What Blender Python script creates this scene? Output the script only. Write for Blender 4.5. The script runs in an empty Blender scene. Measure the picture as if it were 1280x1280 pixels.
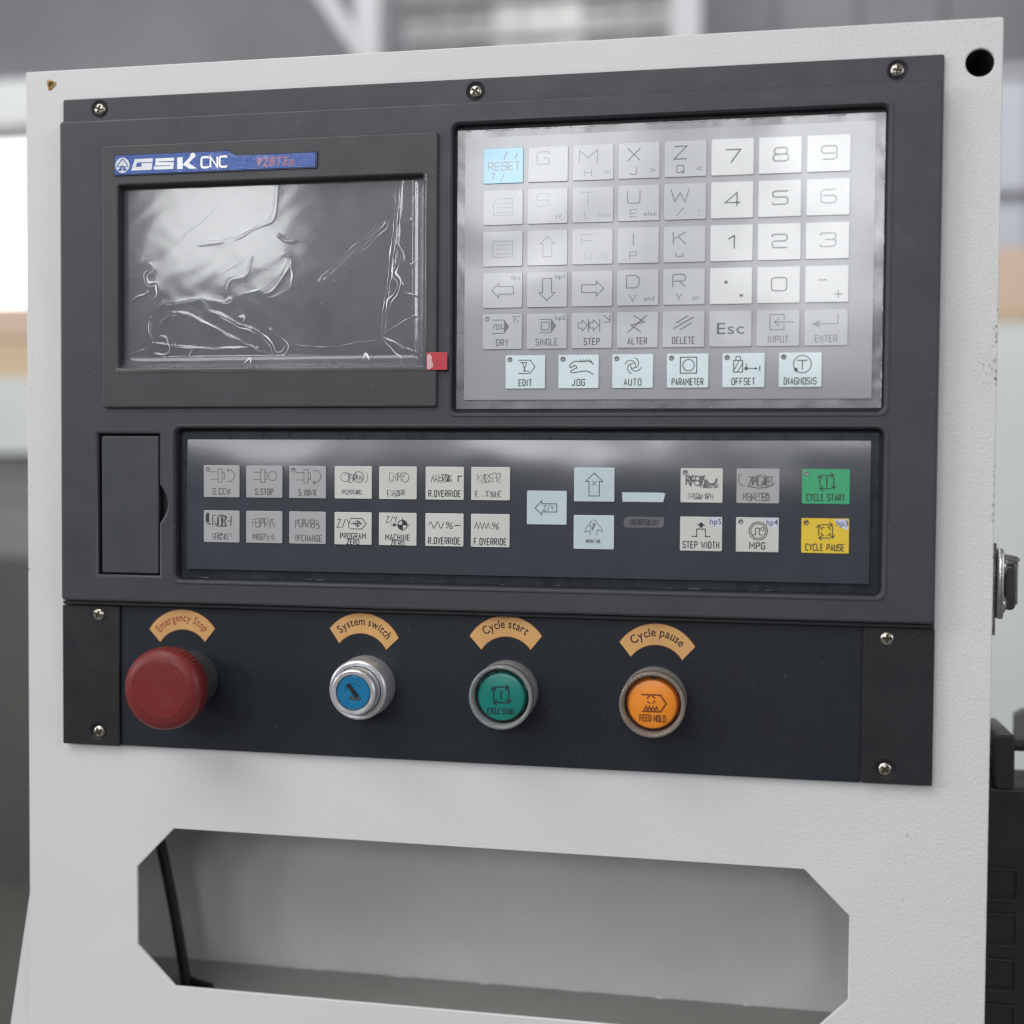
import bpy, math, random
import numpy as np
from mathutils import Matrix, Vector

# ------------------------------------------------------------------ camera, world, light, exposure
S = bpy.context.scene
COL = S.collection
def W(x, y, z=0.0):
    """panel millimetres (x across, y up, z out of the panel) -> metres in the world"""
    return Vector((x * .001, -z * .001, y * .001))

cam = bpy.data.cameras.new('camera'); camo = bpy.data.objects.new('camera', cam); COL.objects.link(camo)
S.camera = camo
cam.sensor_width = 36; cam.sensor_fit = 'HORIZONTAL'; cam.lens = 43.3935
cam.clip_start = .02; cam.clip_end = 60
R3 = [[0.9834309, 0.0072160, -0.1811397], [-0.0126616, 0.9995014, -0.0289243], [0.1808407, 0.0307386, 0.9830319]]
Rc = Matrix(R3).transposed()                      # camera axes in panel coordinates
P2W = Matrix(((1, 0, 0), (0, 0, -1), (0, 1, 0)))
camo.matrix_world = Matrix.Translation(W(124.15, -23.64, 569.58)) @ (P2W @ Rc).to_4x4()
cam.dof.use_dof = True; cam.dof.focus_distance = .585; cam.dof.aperture_fstop = 4.0

world = bpy.data.worlds.new('World'); S.world = world; world.use_nodes = True
bgn = world.node_tree.nodes['Background']
bgn.inputs[0].default_value = (.93, .96, 1.0, 1); bgn.inputs[1].default_value = .29

def area(name, loc, target, sx, sy, radiance, col=(1, 1, 1)):
    l = bpy.data.lights.new(name, 'AREA'); l.shape = 'RECTANGLE'; l.size = sx; l.size_y = sy
    l.energy = radiance * math.pi * sx * sy; l.color = col
    o = bpy.data.objects.new(name, l); COL.objects.link(o); o.location = W(*loc)
    d = (W(*target) - W(*loc)).normalized(); o.rotation_euler = d.to_track_quat('-Z', 'Y').to_euler()
    return o
# the hall's window row behind the photographer, and the skylight over the aisle, plus added fill lamps
area('window_and_fill_light', (-2320, 1420, 5000), (-2320, 1420, 0), .66, 1.02, 10, (.97, .985, 1))
area('window_and_fill_light', (-790, 1440, 5000), (-790, 1440, 0), .74, 1.0, 10, (.97, .985, 1))
area('window_and_fill_light', (560, 1370, 5000), (560, 1370, 0), .66, 1.15, 10, (.97, .985, 1))
area('window_and_fill_light', (-5000, 1300, 2600), (0, 0, 0), 2.8, 1.2, 8, (.97, .985, 1))  # added side fill for film glints, no window known there
area('window_and_fill_light', (5200, 1300, 2600), (0, 0, 0), 2.4, 1.2, 6, (.97, .985, 1))  # added fill from the opposite side, also no known window
area('skylight_and_fill_light', (-1500, 3100, 2300), (0, 0, 0), 3.2, 2.2, 4.2, (1, .99, .97))
area('skylight_and_fill_light', (-400, 3400, -1700), (-400, 300, -4200), 5.0, 1.6, 5.5, (1, .99, .98))  # added fill to brighten the hall behind, no such opening known

S.view_settings.view_transform = 'Standard'; S.view_settings.look = 'None'
S.view_settings.exposure = 0.0; S.view_settings.gamma = 1.0
S.render.engine = 'CYCLES'
S.cycles.max_bounces = 10; S.cycles.transparent_max_bounces = 12
S.cycles.caustics_reflective = False; S.cycles.caustics_refractive = False
S.cycles.use_denoising = True
S.cycles.filter_width = 1.25
S.cycles.sample_clamp_indirect = 4

# ------------------------------------------------------------------ materials
def lin(c):
    return tuple(((v / 255) / 12.92 if v / 255 <= .04045 else ((v / 255 + .055) / 1.055) ** 2.4) for v in c)

class Mat:
    def __init__(s, name, col=(.5, .5, .5), rough=.5, metal=0., spec=.5, coat=0., coat_rough=.1, **kw):
        s.m = bpy.data.materials.new(name); s.m.use_nodes = True
        s.nt = s.m.node_tree; s.N = s.nt.nodes; s.L = s.nt.links
        s.b = s.N['Principled BSDF']; s.i = s.b.inputs
        s.i['Base Color'].default_value = (*col, 1); s.i['Roughness'].default_value = rough
        s.i['Metallic'].default_value = metal; s.i['Specular IOR Level'].default_value = spec
        s.i['Coat Weight'].default_value = coat; s.i['Coat Roughness'].default_value = coat_rough
        for k, v in kw.items(): s.i[k.replace('_', ' ')].default_value = v
        s.col = col
    def n(s, t, **kw):
        x = s.N.new(t)
        for k, v in kw.items():
            if hasattr(x, k): setattr(x, k, v)
            else: x.inputs[k].default_value = v
        return x
    def coord(s, scale=(1, 1, 1), loc=(0, 0, 0)):
        g = s.n('ShaderNodeNewGeometry'); mp = s.n('ShaderNodeMapping')
        mp.inputs['Scale'].default_value = scale; mp.inputs['Location'].default_value = loc
        s.L.new(g.outputs['Position'], mp.inputs['Vector']); return mp.outputs[0]
    def noise(s, scale, detail=3, rough=.5, vec=None, dist=0):
        x = s.n('ShaderNodeTexNoise'); x.inputs['Scale'].default_value = scale
        x.inputs['Detail'].default_value = detail; x.inputs['Roughness'].default_value = rough
        x.inputs['Distortion'].default_value = dist
        s.L.new(vec if vec is not None else s.coord(), x.inputs['Vector']); return x.outputs[0]
    def ramp(s, src, a, b, va=0., vb=1.):
        x = s.n('ShaderNodeMapRange'); x.inputs[1].default_value = a; x.inputs[2].default_value = b
        x.inputs[3].default_value = va; x.inputs[4].default_value = vb; s.L.new(src, x.inputs[0]); return x.outputs[0]
    def math(s, op, a, b):
        x = s.n('ShaderNodeMath'); x.operation = op
        for k, v in enumerate((a, b)):
            if isinstance(v, (int, float)): x.inputs[k].default_value = v
            else: s.L.new(v, x.inputs[k])
        return x.outputs[0]
    def mixcol(s, fac, a, b):
        x = s.n('ShaderNodeMix'); x.data_type = 'RGBA'
        for sock, v in ((x.inputs[0], fac), (x.inputs[6], a), (x.inputs[7], b)):
            if isinstance(v, tuple): sock.default_value = (*v, 1)
            elif isinstance(v, (int, float)): sock.default_value = v
            else: s.L.new(v, sock)
        return x.outputs[2]
    def bump(s, h, dist, strength=1., also_coat=True, only_coat=False):
        x = s.n('ShaderNodeBump'); x.inputs['Distance'].default_value = dist; x.inputs['Strength'].default_value = strength
        s.L.new(h, x.inputs['Height'])
        if not only_coat: s.L.new(x.outputs[0], s.i['Normal'])
        if also_coat: s.L.new(x.outputs[0], s.i['Coat Normal'])
        return x
    def vary(s, scale=60, amt=.12, detail=4):
        """mottled colour and gloss"""
        n = s.noise(scale, detail, .6)
        f = s.ramp(n, .3, .7)
        a = tuple(c * (1 - amt) for c in s.col); b = tuple(min(1, c * (1 + amt)) for c in s.col)
        c = s.mixcol(f, a, b); s.L.new(c, s.i['Base Color'])
        r = s.i['Roughness'].default_value
        s.L.new(s.ramp(s.noise(scale * 2.3, 3), .3, .7, max(.02, r - .07), min(1, r + .07)), s.i['Roughness'])
        return c
    def box(s, x0, x1, y0, y1, soft=.004):
        """soft mask of a rectangle on the panel (mm)"""
        g = s.n('ShaderNodeNewGeometry'); sp = s.n('ShaderNodeSeparateXYZ'); s.L.new(g.outputs['Position'], sp.inputs[0])
        o = None
        for sock, a, b in ((sp.outputs[0], x0 / 1000, x1 / 1000), (sp.outputs[2], y0 / 1000, y1 / 1000)):
            for v in (s.ramp(sock, a - soft, a + soft), s.ramp(sock, b - soft, b + soft, 1, 0)):
                o = v if o is None else s.math('MULTIPLY', o, v)
        return o

def dusty(m, amt=1., col=(.30, .30, .30), vec=None):
    base_ = m.i['Base Color'].links[0].from_socket if m.i['Base Color'].is_linked else m.col
    sp = m.ramp(m.noise(620, 2, .5), .735, .775, 0, .6 * amt)
    big_ = m.ramp(m.noise(30, 5, .7, m.coord((1, 1, 1.5)), .6), .56, .75, 0, .055 * amt)
    ln = m.ramp(m.noise(90, 4, .8, m.coord((.12, 1, 2.2)), .3), .70, .74, 0, .10 * amt)
    f = m.math('MAXIMUM', m.math('MAXIMUM', sp, big_), ln)
    m.L.new(m.mixcol(f, base_, col), m.i['Base Color'])
M = {}
m = Mat('white_powder_coat', (.69, .688, .685), .42, spec=.45)
n1 = m.noise(760, 2, .5); n2 = m.noise(1900, 1)
h = m.math('ADD', n1, m.math('MULTIPLY', n2, .25))
gx_ = m.n('ShaderNodeNewGeometry'); sx_ = m.n('ShaderNodeSeparateXYZ'); m.L.new(gx_.outputs['Position'], sx_.inputs[0])
h = m.math('MULTIPLY', h, m.ramp(sx_.outputs[0], .05, .23, .75, 2.3)); m.bump(h, .00040, .34)
base = m.vary(9, .025)
smg = m.ramp(m.noise(13, 6, .65, m.coord((1, 1, .6)), .8), .56, .72, 0, .16)
base = m.mixcol(smg, base, (.56, .55, .53))
m.L.new(m.ramp(m.noise(17, 5, .6, m.coord((.6, 1, 1.2)), .5), .35, .65, .33, .50), m.i['Roughness'])
chipn = m.ramp(m.noise(700, 4, .7, dist=.4), .55, .60)
k1 = m.math('MULTIPLY', chipn, m.box(233.2, 240, 14, 50, .0012))
k2 = m.math('MULTIPLY', m.ramp(m.noise(800, 4, .7), .58, .62), m.box(227, 234, 16, 31, .003))
k3 = m.math('MULTIPLY', m.ramp(m.noise(420, 3, .6, dist=1.), .67, .70), m.box(213, 219.5, 146, 151, .001))
k4 = m.math('MULTIPLY', m.ramp(m.noise(600, 4, .7), .62, .66), m.box(-236, -228.5, -90, 40, .001))
k5 = m.math('MAXIMUM', m.math('MULTIPLY', m.ramp(m.noise(600, 3, .7, m.coord((1, 1, .3))), .66, .70), m.box(188, 202, -215, -180, .004)), m.math('MULTIPLY', chipn, m.box(234.2, 240, -60, -12, .0006)))
k6 = m.math('MULTIPLY', m.ramp(m.noise(160, 5, .7, m.coord((.35, 1, 4))), .66, .74, 0, .35), m.box(-230, 240, 165, 174, .003))
tot = k1
for k in (k2, k3, k4, k5, k6): tot = m.math('MAXIMUM', tot, k)
m.L.new(m.mixcol(tot, base, (.10, .085, .08)), m.i['Base Color'])
M['white'] = m
m = Mat('shaded_floor_paint', (.33, .33, .31), .55); m.bump(m.noise(300, 3), .0006, .3); m.vary(14, .06); M['infloor'] = m  # floor's shade put into a darker colour than the walls
m = Mat('inside_paint', (.66, .665, .655), .5); m.bump(m.noise(300, 3), .0006, .3); m.vary(14, .06); M['inside'] = m
m = Mat('bezel_plastic', (.051, .052, .063), .44, spec=.42); m.bump(m.noise(1800, 2), .0003, .22); m.vary(25, .07); dusty(m, .8); M['bezel'] = m
m = Mat('screen_surround_plastic', (.055, .055, .061), .44, spec=.42); m.bump(m.noise(1800, 2), .0003, .22); m.vary(22, .06); dusty(m, .8); M['pad'] = m
m = Mat('port_cover_plastic', (.052, .056, .062), .42, spec=.42); m.bump(m.noise(1800, 2), .0003, .22); m.vary(25, .08); dusty(m, .6); M['cover'] = m
m = Mat('plate_paint', (.0165, .0205, .0285), .42, spec=.4); m.bump(m.noise(1400, 2), .00025, .2); m.vary(16, .16)
sm = m.math('MULTIPLY', m.ramp(m.noise(75, 3, .5, m.coord((1, 1, .7))), .555, .63), m.box(88, 172, -150, -100, .006))
m.L.new(m.ramp(sm, 0, 1, .42, .62), m.i['Roughness'])
m.L.new(m.mixcol(m.math('MULTIPLY', sm, .75), m.mixcol(m.ramp(m.noise(12, 3), .3, .7), (.0105, .0135, .0205), (.0145, .0185, .026)), (.006, .007, .011)), m.i['Base Color']); dusty(m, .5, (.2, .2, .21)); M['plate'] = m
m = Mat('end_cap_plastic', (.018, .0185, .022), .45, spec=.4); m.bump(m.noise(1800, 2), .0003, .22); m.vary(25, .1); dusty(m, .5, (.2, .2, .21)); M['cap'] = m
m = Mat('dark_gap', (.008, .008, .010), .6); m.vary(40, .2); M['gap'] = m
# membrane overlays: printed face under a hazy film whose surface undulates
def membrane(name, col, rough=.5, cr=.15, wave=.00035, coat=.9, amt=.05):
    m = Mat(name, col, rough, coat=coat, coat_rough=cr, spec=.3, Coat_IOR=1.8)
    m.vary(40, amt)
    wv = m.noise(15, 1, .4, m.coord((1, 1, 1.3)), .3); w2 = m.noise(110, 2, .5, m.coord((.5, 1, 1.6)))
    hh = m.math('ADD', wv, m.math('MULTIPLY', w2, .012))
    x = m.n('ShaderNodeBump'); x.inputs['Distance'].default_value = wave * 4.6; x.inputs['Strength'].default_value = 1
    m.L.new(hh, x.inputs['Height']); m.L.new(x.outputs[0], m.i['Coat Normal'])
    return m
M['key_sheet'] = membrane('keypad_sheet', (.335, .34, .375), .5, .2)
M['low_sheet'] = membrane('control_sheet', (.033, .038, .052), .42, .2)
M['key_white'] = membrane('white_key_print', (.72, .73, .74), .5, .2)
M['key_grey'] = membrane('grey_key_print', (.50, .51, .54), .5, .2)
M['key_bluewhite'] = membrane('bluish_key_print', (.72, .83, .86), .5, .2)
M['low_key'] = membrane('cream_key_print', (.63, .635, .60), .5, .16, coat=.6)
M['low_grey'] = membrane('silver_key_print', (.42, .425, .43), .45, .14, coat=.6)
M['low_arrow'] = membrane('pale_blue_key_print', (.56, .66, .70), .5, .14, coat=.6)
M['low_dim'] = membrane('dim_key_print', (.13, .135, .16), .45, .14, coat=.6)
M['key_cyan'] = membrane('cyan_key_print', (.16, .50, .70), .5, .17)
M['key_green'] = membrane('green_key_print', (.065, .40, .19), .5, .14, coat=.5)
M['key_yellow'] = membrane('yellow_key_print', (.80, .56, .05), .5, .14, coat=.5)
M['ink'] = membrane('black_ink', (.055, .058, .068), .5, .17)
M['ink_soft'] = membrane('soft_ink', (.17, .175, .19), .5, .17)
M['ink_pale'] = membrane('pale_ink', (.30, .305, .32), .5, .17)
M['low_ink'] = membrane('printed_ink', (.04, .042, .045), .5, .14, coat=.5)
M['low_inksoft'] = membrane('worn_ink', (.14, .14, .15), .5, .14, coat=.5)
M['hp_patch'] = membrane('corner_print', (.62, .66, .78), .5, .14, coat=.5)
M['hp_ink'] = membrane('blue_ink', (.07, .08, .20), .5, .14, coat=.5)
m = Mat('film_border', (.185, .19, .205), .3, coat=.8, coat_rough=.2, Coat_IOR=1.8); m.vary(70, .2); m.bump(m.noise(26, 2, .5, m.coord((1, 1, 1)), .5), .0018, .6); M['border'] = m
m = Mat('low_film_border', (.022, .029, .038), .3, coat=.5, coat_rough=.12); m.vary(70, .2); M['low_border'] = m
M['led'] = membrane('indicator_print', (.20, .20, .21), .3, .1)
M['led_brown'] = membrane('brown_indicator_print', (.20, .13, .04), .3, .1)
m = Mat('screen_glass', (.125, .13, .15), .28, coat=.3, coat_rough=.06, spec=.5)
m.bump(m.noise(14, 2), .0001, .3); m.vary(10, .08); M['screen'] = m
m = Mat('badge_blue', (.020, .075, .30), .35, coat=.4, coat_rough=.08)
f = m.ramp(m.noise(260, 5, .7, m.coord((.7, 1, 1.6)), 1.4), .53, .60, 0, .6)  # whitish glare painted as pale patches in the blue
f = m.math('MULTIPLY', f, m.box(-166, -84, 120, 132, .012))
m.L.new(m.mixcol(f, (.012, .075, .37), (.33, .42, .74)), m.i['Base Color']); m.bump(m.noise(500, 4, .6), .0004, .6); M['badge'] = m
m = Mat('badge_navy', (.008, .016, .06), .35); m.vary(60, .1); M['navy'] = m
m = Mat('badge_white', (.78, .79, .83), .35, coat=.6); m.vary(90, .05); M['badge_white'] = m
m = Mat('badge_red', (.36, .03, .06), .4, coat=.6); m.vary(90, .1); M['badge_red'] = m
m = Mat('screw_zinc', (.52, .49, .43), .26, metal=1.); m.bump(m.noise(2600, 3), .0002, .5); m.vary(900, .35); M['screw'] = m
m = Mat('screw_recess', (.055, .04, .02), .5, metal=.6); m.vary(900, .3); M['recess'] = m
m = Mat('estop_red', (.185, .022, .023), .42, spec=.35); m.bump(m.noise(1500, 2), .0002, .15); m.vary(60, .06); dusty(m, .5, (.4, .2, .2)); M['red'] = m
m = Mat('groove_red', (.12, .010, .012), .5); m.vary(60, .06); M['groove'] = m
m = Mat('collar_grey', (.050, .052, .056), .5); m.vary(60, .1); M['collar'] = m
m = Mat('satin_aluminium', (.66, .66, .68), .36, metal=.7); m.bump(m.noise(1600, 2, .5, m.coord((1, 3, 1))), .00008, .2); m.vary(80, .02); M['alu'] = m
m = Mat('key_core_blue', (.008, .17, .36), .35); m.vary(60, .1); M['blue'] = m
m = Mat('slot_dark', (.01, .012, .014), .4); m.vary(60, .1); M['slot'] = m
m = Mat('slot_steel', (.5, .5, .5), .25, metal=1.); m.vary(60, .1); M['steel'] = m
m = Mat('button_base', (.24, .24, .24), .35, metal=.3); m.vary(60, .08); M['bbase'] = m
m = Mat('green_lens', (.003, .20, .165), .38, coat=.3, coat_rough=.2); m.vary(60, .06); M['green'] = m
m = Mat('green_lens_rim', (.004, .085, .075), .3); m.vary(60, .06); M['greenrim'] = m
m = Mat('orange_lens', (.86, .27, .018), .4, coat=.3, coat_rough=.2); m.vary(60, .06); M['orange'] = m
m = Mat('orange_lens_rim', (.62, .13, .02), .3); m.vary(60, .06); M['orangerim'] = m
m = Mat('lens_ink', (.01, .03, .03), .5); m.vary(60, .06); M['lensink'] = m
m = Mat('orange_ink', (.16, .035, .006), .5); m.vary(60, .06); M['orangeink'] = m
m = Mat('clear_guard', (.86, .87, .87), .10, spec=.6, Transmission_Weight=.74, IOR=1.36, Alpha=1.); m.bump(m.noise(700, 2), .0002, .2); M['guard'] = m
m = Mat('lens_glow_guard', (.93, .78, .66), .10, spec=.6, Transmission_Weight=.78, IOR=1.36, Alpha=1.); m.bump(m.noise(700, 2), .0002, .2); M['guard_warm'] = m  # orange glow of the lens painted into the clear plastic's tint
m = Mat('sticker_orange', (.66, .365, .135), .5); m.vary(30, .10); m.bump(m.noise(60, 3), .0004, .3); M['sticker'] = m
m = Mat('sticker_edge', (.25, .09, .04), .6); m.vary(50, .06); M['sticker_edge'] = m
m = Mat('sticker_black', (.05, .03, .02), .5); m.vary(80, .1); M['st_black'] = m
m = Mat('sticker_red', (.36, .07, .045), .5); m.vary(80, .1); M['st_red'] = m
m = Mat('tab_red', (.52, .035, .05), .35, coat=.5); m.vary(200, .15); M['tab'] = m
m = Mat('tab_pale', (.72, .45, .47), .35, coat=.5); m.vary(200, .1); M['tabpale'] = m
m = Mat('black_rubber', (.012, .012, .013), .5); m.bump(m.noise(900, 2), .0002, .3); m.vary(60, .2); M['rubber'] = m
m = Mat('black_plastic', (.016, .017, .020), .4); m.bump(m.noise(700, 3), .0004, .3); m.vary(30, .15); M['black'] = m
m = Mat('latch_steel', (.42, .41, .39), .3, metal=1.); m.bump(m.noise(900, 3), .0002, .3); m.vary(150, .2); M['latch'] = m
m = Mat('latch_dark', (.10, .095, .09), .35, metal=.8); m.vary(150, .2); M['latchd'] = m
m = Mat('brass_chip', (.25, .15, .06), .4, metal=.5); m.vary(900, .5); M['brass'] = m
# background
m = Mat('hall_wall', (.175, .175, .19), .8); m.vary(.8, .18, 3)
M['hall'] = m
m = Mat('hall_panel_blue', (.46, .47, .53), .8); m.vary(1.5, .06, 3); M['hallblue'] = m
m = Mat('hall_panel_lit', (.48, .48, .47), .8); m.vary(1.2, .16, 3); M['halllit'] = m
m = Mat('hall_panel_mid', (.27, .27, .275), .8); m.vary(1.5, .12, 3); M['hallmid'] = m
m = Mat('hall_panel_grey', (.15, .15, .165), .8); m.vary(1.5, .10, 3); M['hallgrey'] = m
m = Mat('column_paint', (.40, .405, .42), .6); m.vary(2, .06); M['column'] = m
m = Mat('tan_board', (.58, .44, .335), .7); m.vary(2, .06); M['tan'] = m
m = Mat('tan_board_dark', (.56, .42, .28), .7); m.vary(2, .06); M['tand'] = m
m = Mat('machine_white', (.60, .62, .62), .6); m.vary(2, .05); M['mwhite'] = m
m = Mat('machine_grey', (.20, .205, .20), .6); m.vary(2, .1); M['mgrey'] = m
m = Mat('machine_dark', (.085, .087, .078), .6); m.vary(2, .1); M['mdark'] = m
m = Mat('floor_concrete', (.25, .25, .24), .6); m.vary(1, .1); M['floor'] = m
m = Mat('daylight_pane', (.8, .8, .8), .3); m.i['Emission Color'].default_value = (.96, .98, 1, 1); m.i['Emission Strength'].default_value = 2.2; m.vary(1, .05); M['pane'] = m
# clear film: mostly transparent, clear-coat like reflection
def film_mat(name, rough=.05, haze=.05):
    m = Mat(name); m.N.remove(m.b)
    tr = m.n('ShaderNodeBsdfTransparent'); gl = m.n('ShaderNodeBsdfGlossy'); gl.inputs['Roughness'].default_value = rough
    df = m.n('ShaderNodeBsdfDiffuse'); df.inputs[0].default_value = (.8, .82, .85, 1)
    fr = m.n('ShaderNodeFresnel'); fr.inputs[0].default_value = 1.62
    fa = m.math('MULTIPLY', fr.outputs[0], 1.05)
    fa = m.math('MINIMUM', fa, .75)
    g = m.noise(30, 3, .6); hz = m.ramp(g, .3, .7, haze * .5, haze * 1.5)
    a = m.n('ShaderNodeMixShader'); b = m.n('ShaderNodeMixShader')
    m.L.new(hz, a.inputs[0]); m.L.new(tr.outputs[0], a.inputs[1]); m.L.new(df.outputs[0], a.inputs[2])
    m.L.new(fa, b.inputs[0]); m.L.new(a.outputs[0], b.inputs[1]); m.L.new(gl.outputs[0], b.inputs[2])
    m.L.new(b.outputs[0], m.N['Material Output'].inputs[0]); return m
m = Mat('fold_highlight_film', (.95, .96, .98), .18, spec=.8, Coat_Weight=.8)  # ribbon colour for painted fold highlights, faded by alpha
at_ = m.n('ShaderNodeAttribute'); at_.attribute_name = 'highlight_alpha'; m.L.new(m.math('MINIMUM', at_.outputs['Fac'], 1.), m.i['Alpha']); M['crease_highlight'] = m
M['film'] = film_mat('crumpled_film', .085, .09)

# ------------------------------------------------------------------ builders
def link(name, me, parent=None, loc=(0, 0, 0)):
    o = bpy.data.objects.new(name, me); COL.objects.link(o); o.location = W(*loc)
    if parent is not None: o.parent = parent
    return o
def thing(name, label, cat, loc=(0, 0, 0), group=None):
    o = link(name, None, None, loc); o.empty_display_size = .02
    o['label'] = label; o['category'] = cat
    if group: o['group'] = group
    o['_o'] = loc
    return o
def tag(o, label, cat, group=None, kind=None):
    if label: o['label'] = label
    if cat: o['category'] = cat
    if group: o['group'] = group
    if kind: o['kind'] = kind
    return o
def org(p):
    while p is not None and '_o' not in p.keys(): p = p.parent
    return Vector(p['_o']) if p is not None else Vector((0, 0, 0))
def tomesh(name, V, F, mats, smooth=False, mi=None):
    me = bpy.data.meshes.new(name)
    me.from_pydata([W(*v) for v in V], [], F)
    for mm in (mats if isinstance(mats, (list, tuple)) else [mats]): me.materials.append(M[mm].m)
    if mi is not None: me.polygons.foreach_set('material_index', mi)
    if smooth: me.polygons.foreach_set('use_smooth', [True] * len(F))
    me.update(); return me
def add(name, V, F, mats, parent=None, smooth=False, mi=None, loc=None, local=False, angle=None):
    """vertices are panel coordinates (mm) unless local; they are stored relative to the thing's base"""
    o0 = Vector((0, 0, 0)) if (parent is None or local) else org(parent)
    if parent is not None and parent.parent is not None and not local:
        pass
    me = tomesh(name, [Vector(v) - o0 for v in V], F, mats, smooth, mi)
    if angle: me.set_sharp_from_angle(angle=math.radians(angle))
    return link(name, me, parent, loc or (0, 0, 0))

def rrect(x0, x1, y0, y1, r=0, n=5):
    if r <= 0: return [(x0, y0), (x1, y0), (x1, y1), (x0, y1)]
    P = []
    for cx, cy, a in ((x1 - r, y0 + r, -90), (x1 - r, y1 - r, 0), (x0 + r, y1 - r, 90), (x0 + r, y0 + r, 180)):
        for k in range(n + 1):
            t = math.radians(a + 90 * k / n); P.append((cx + r * math.cos(t), cy + r * math.sin(t)))
    return P
def circ(cx, cy, r, n=32):
    return [(cx + r * math.cos(2 * math.pi * k / n), cy + r * math.sin(2 * math.pi * k / n)) for k in range(n)]

def curve_mesh(outer, holes, z0, z1, bev, res=2):
    """a slab with holes and rounded edges, from filled 2D splines; returns V, F in mm"""
    cu = bpy.data.curves.new('c', 'CURVE'); cu.dimensions = '2D'; cu.fill_mode = 'BOTH'
    cu.extrude = max(0, (z1 - z0) / 2 - bev); cu.bevel_depth = bev; cu.bevel_resolution = res; cu.offset = -bev
    for P in [outer] + holes:
        sp = cu.splines.new('POLY'); sp.points.add(len(P) - 1)
        for q, p in zip(sp.points, P): q.co = (p[0], p[1], 0, 1)
        sp.use_cyclic_u = True
    o = bpy.data.objects.new('c', cu); COL.objects.link(o)
    dg = bpy.context.evaluated_depsgraph_get(); me = bpy.data.meshes.new_from_object(o.evaluated_get(dg))
    zc = (z0 + z1) / 2
    V = [(v.co.x, v.co.y, v.co.z + zc) for v in me.vertices]; F = [tuple(p.vertices) for p in me.polygons]
    bpy.data.objects.remove(o); bpy.data.curves.remove(cu); bpy.data.meshes.remove(me)
    return V, F
def slab(name, outer, z0, z1, mat, parent=None, holes=(), bev=.5, angle=40, res=2):
    V, F = curve_mesh(outer, list(holes), z0, z1, bev, res)
    return add(name, V, F, mat, parent, True, angle=angle)
def box(name, x0, x1, y0, y1, z0, z1, mat, parent=None, bev=0.):
    if bev > 0: return slab(name, rrect(x0, x1, y0, y1, bev), z0, z1, mat, parent, bev=bev)
    V = [(x, y, z) for z in (z0, z1) for x, y in ((x0, y0), (x1, y0), (x1, y1), (x0, y1))]
    F = [(3, 2, 1, 0), (4, 5, 6, 7), (0, 1, 5, 4), (1, 2, 6, 5), (2, 3, 7, 6), (3, 0, 4, 7)]
    return add(name, V, F, mat, parent)
def lathe(name, prof, cx, cy, mat, parent, n=64, zbase=0, mod=None, mi=None, angle=35):
    V = []; F = []
    for j, (r, z) in enumerate(prof):
        for k in range(n):
            a = 2 * math.pi * k / n; rr, zz = (r, z) if mod is None else mod(j, k, r, z, a)
            V.append((cx + rr * math.cos(a), cy + rr * math.sin(a), zz + zbase))
    for j in range(len(prof) - 1):
        for k in range(n): k2 = (k + 1) % n; F.append((j * n + k, j * n + k2, (j + 1) * n + k2, (j + 1) * n + k))
    F = [f[::-1] for f in F] if prof[0][1] > prof[-1][1] else F
    F.append(tuple((len(prof) - 1) * n + k for k in range(n)))
    return add(name, V, F, mat, parent, True, angle=angle)
def tube(name, pts, r, mat, parent=None, n=10):
    V = []; F = []
    P = [Vector(p) for p in pts]
    for i, p in enumerate(P):
        t = (P[min(i + 1, len(P) - 1)] - P[max(i - 1, 0)]).normalized()
        a = t.cross(Vector((0, 0, 1))); a = a.normalized() if a.length > 1e-4 else Vector((1, 0, 0)); b = t.cross(a)
        for k in range(n): V.append(p + r * (math.cos(2 * math.pi * k / n) * a + math.sin(2 * math.pi * k / n) * b))
    for i in range(len(P) - 1):
        for k in range(n): F.append((i * n + k, i * n + (k + 1) % n, (i + 1) * n + (k + 1) % n, (i + 1) * n + k))
    F.append(tuple(range(n))[::-1]); F.append(tuple((len(P) - 1) * n + k for k in range(n)))
    return add(name, V, F, mat, parent, True, angle=50)

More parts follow.
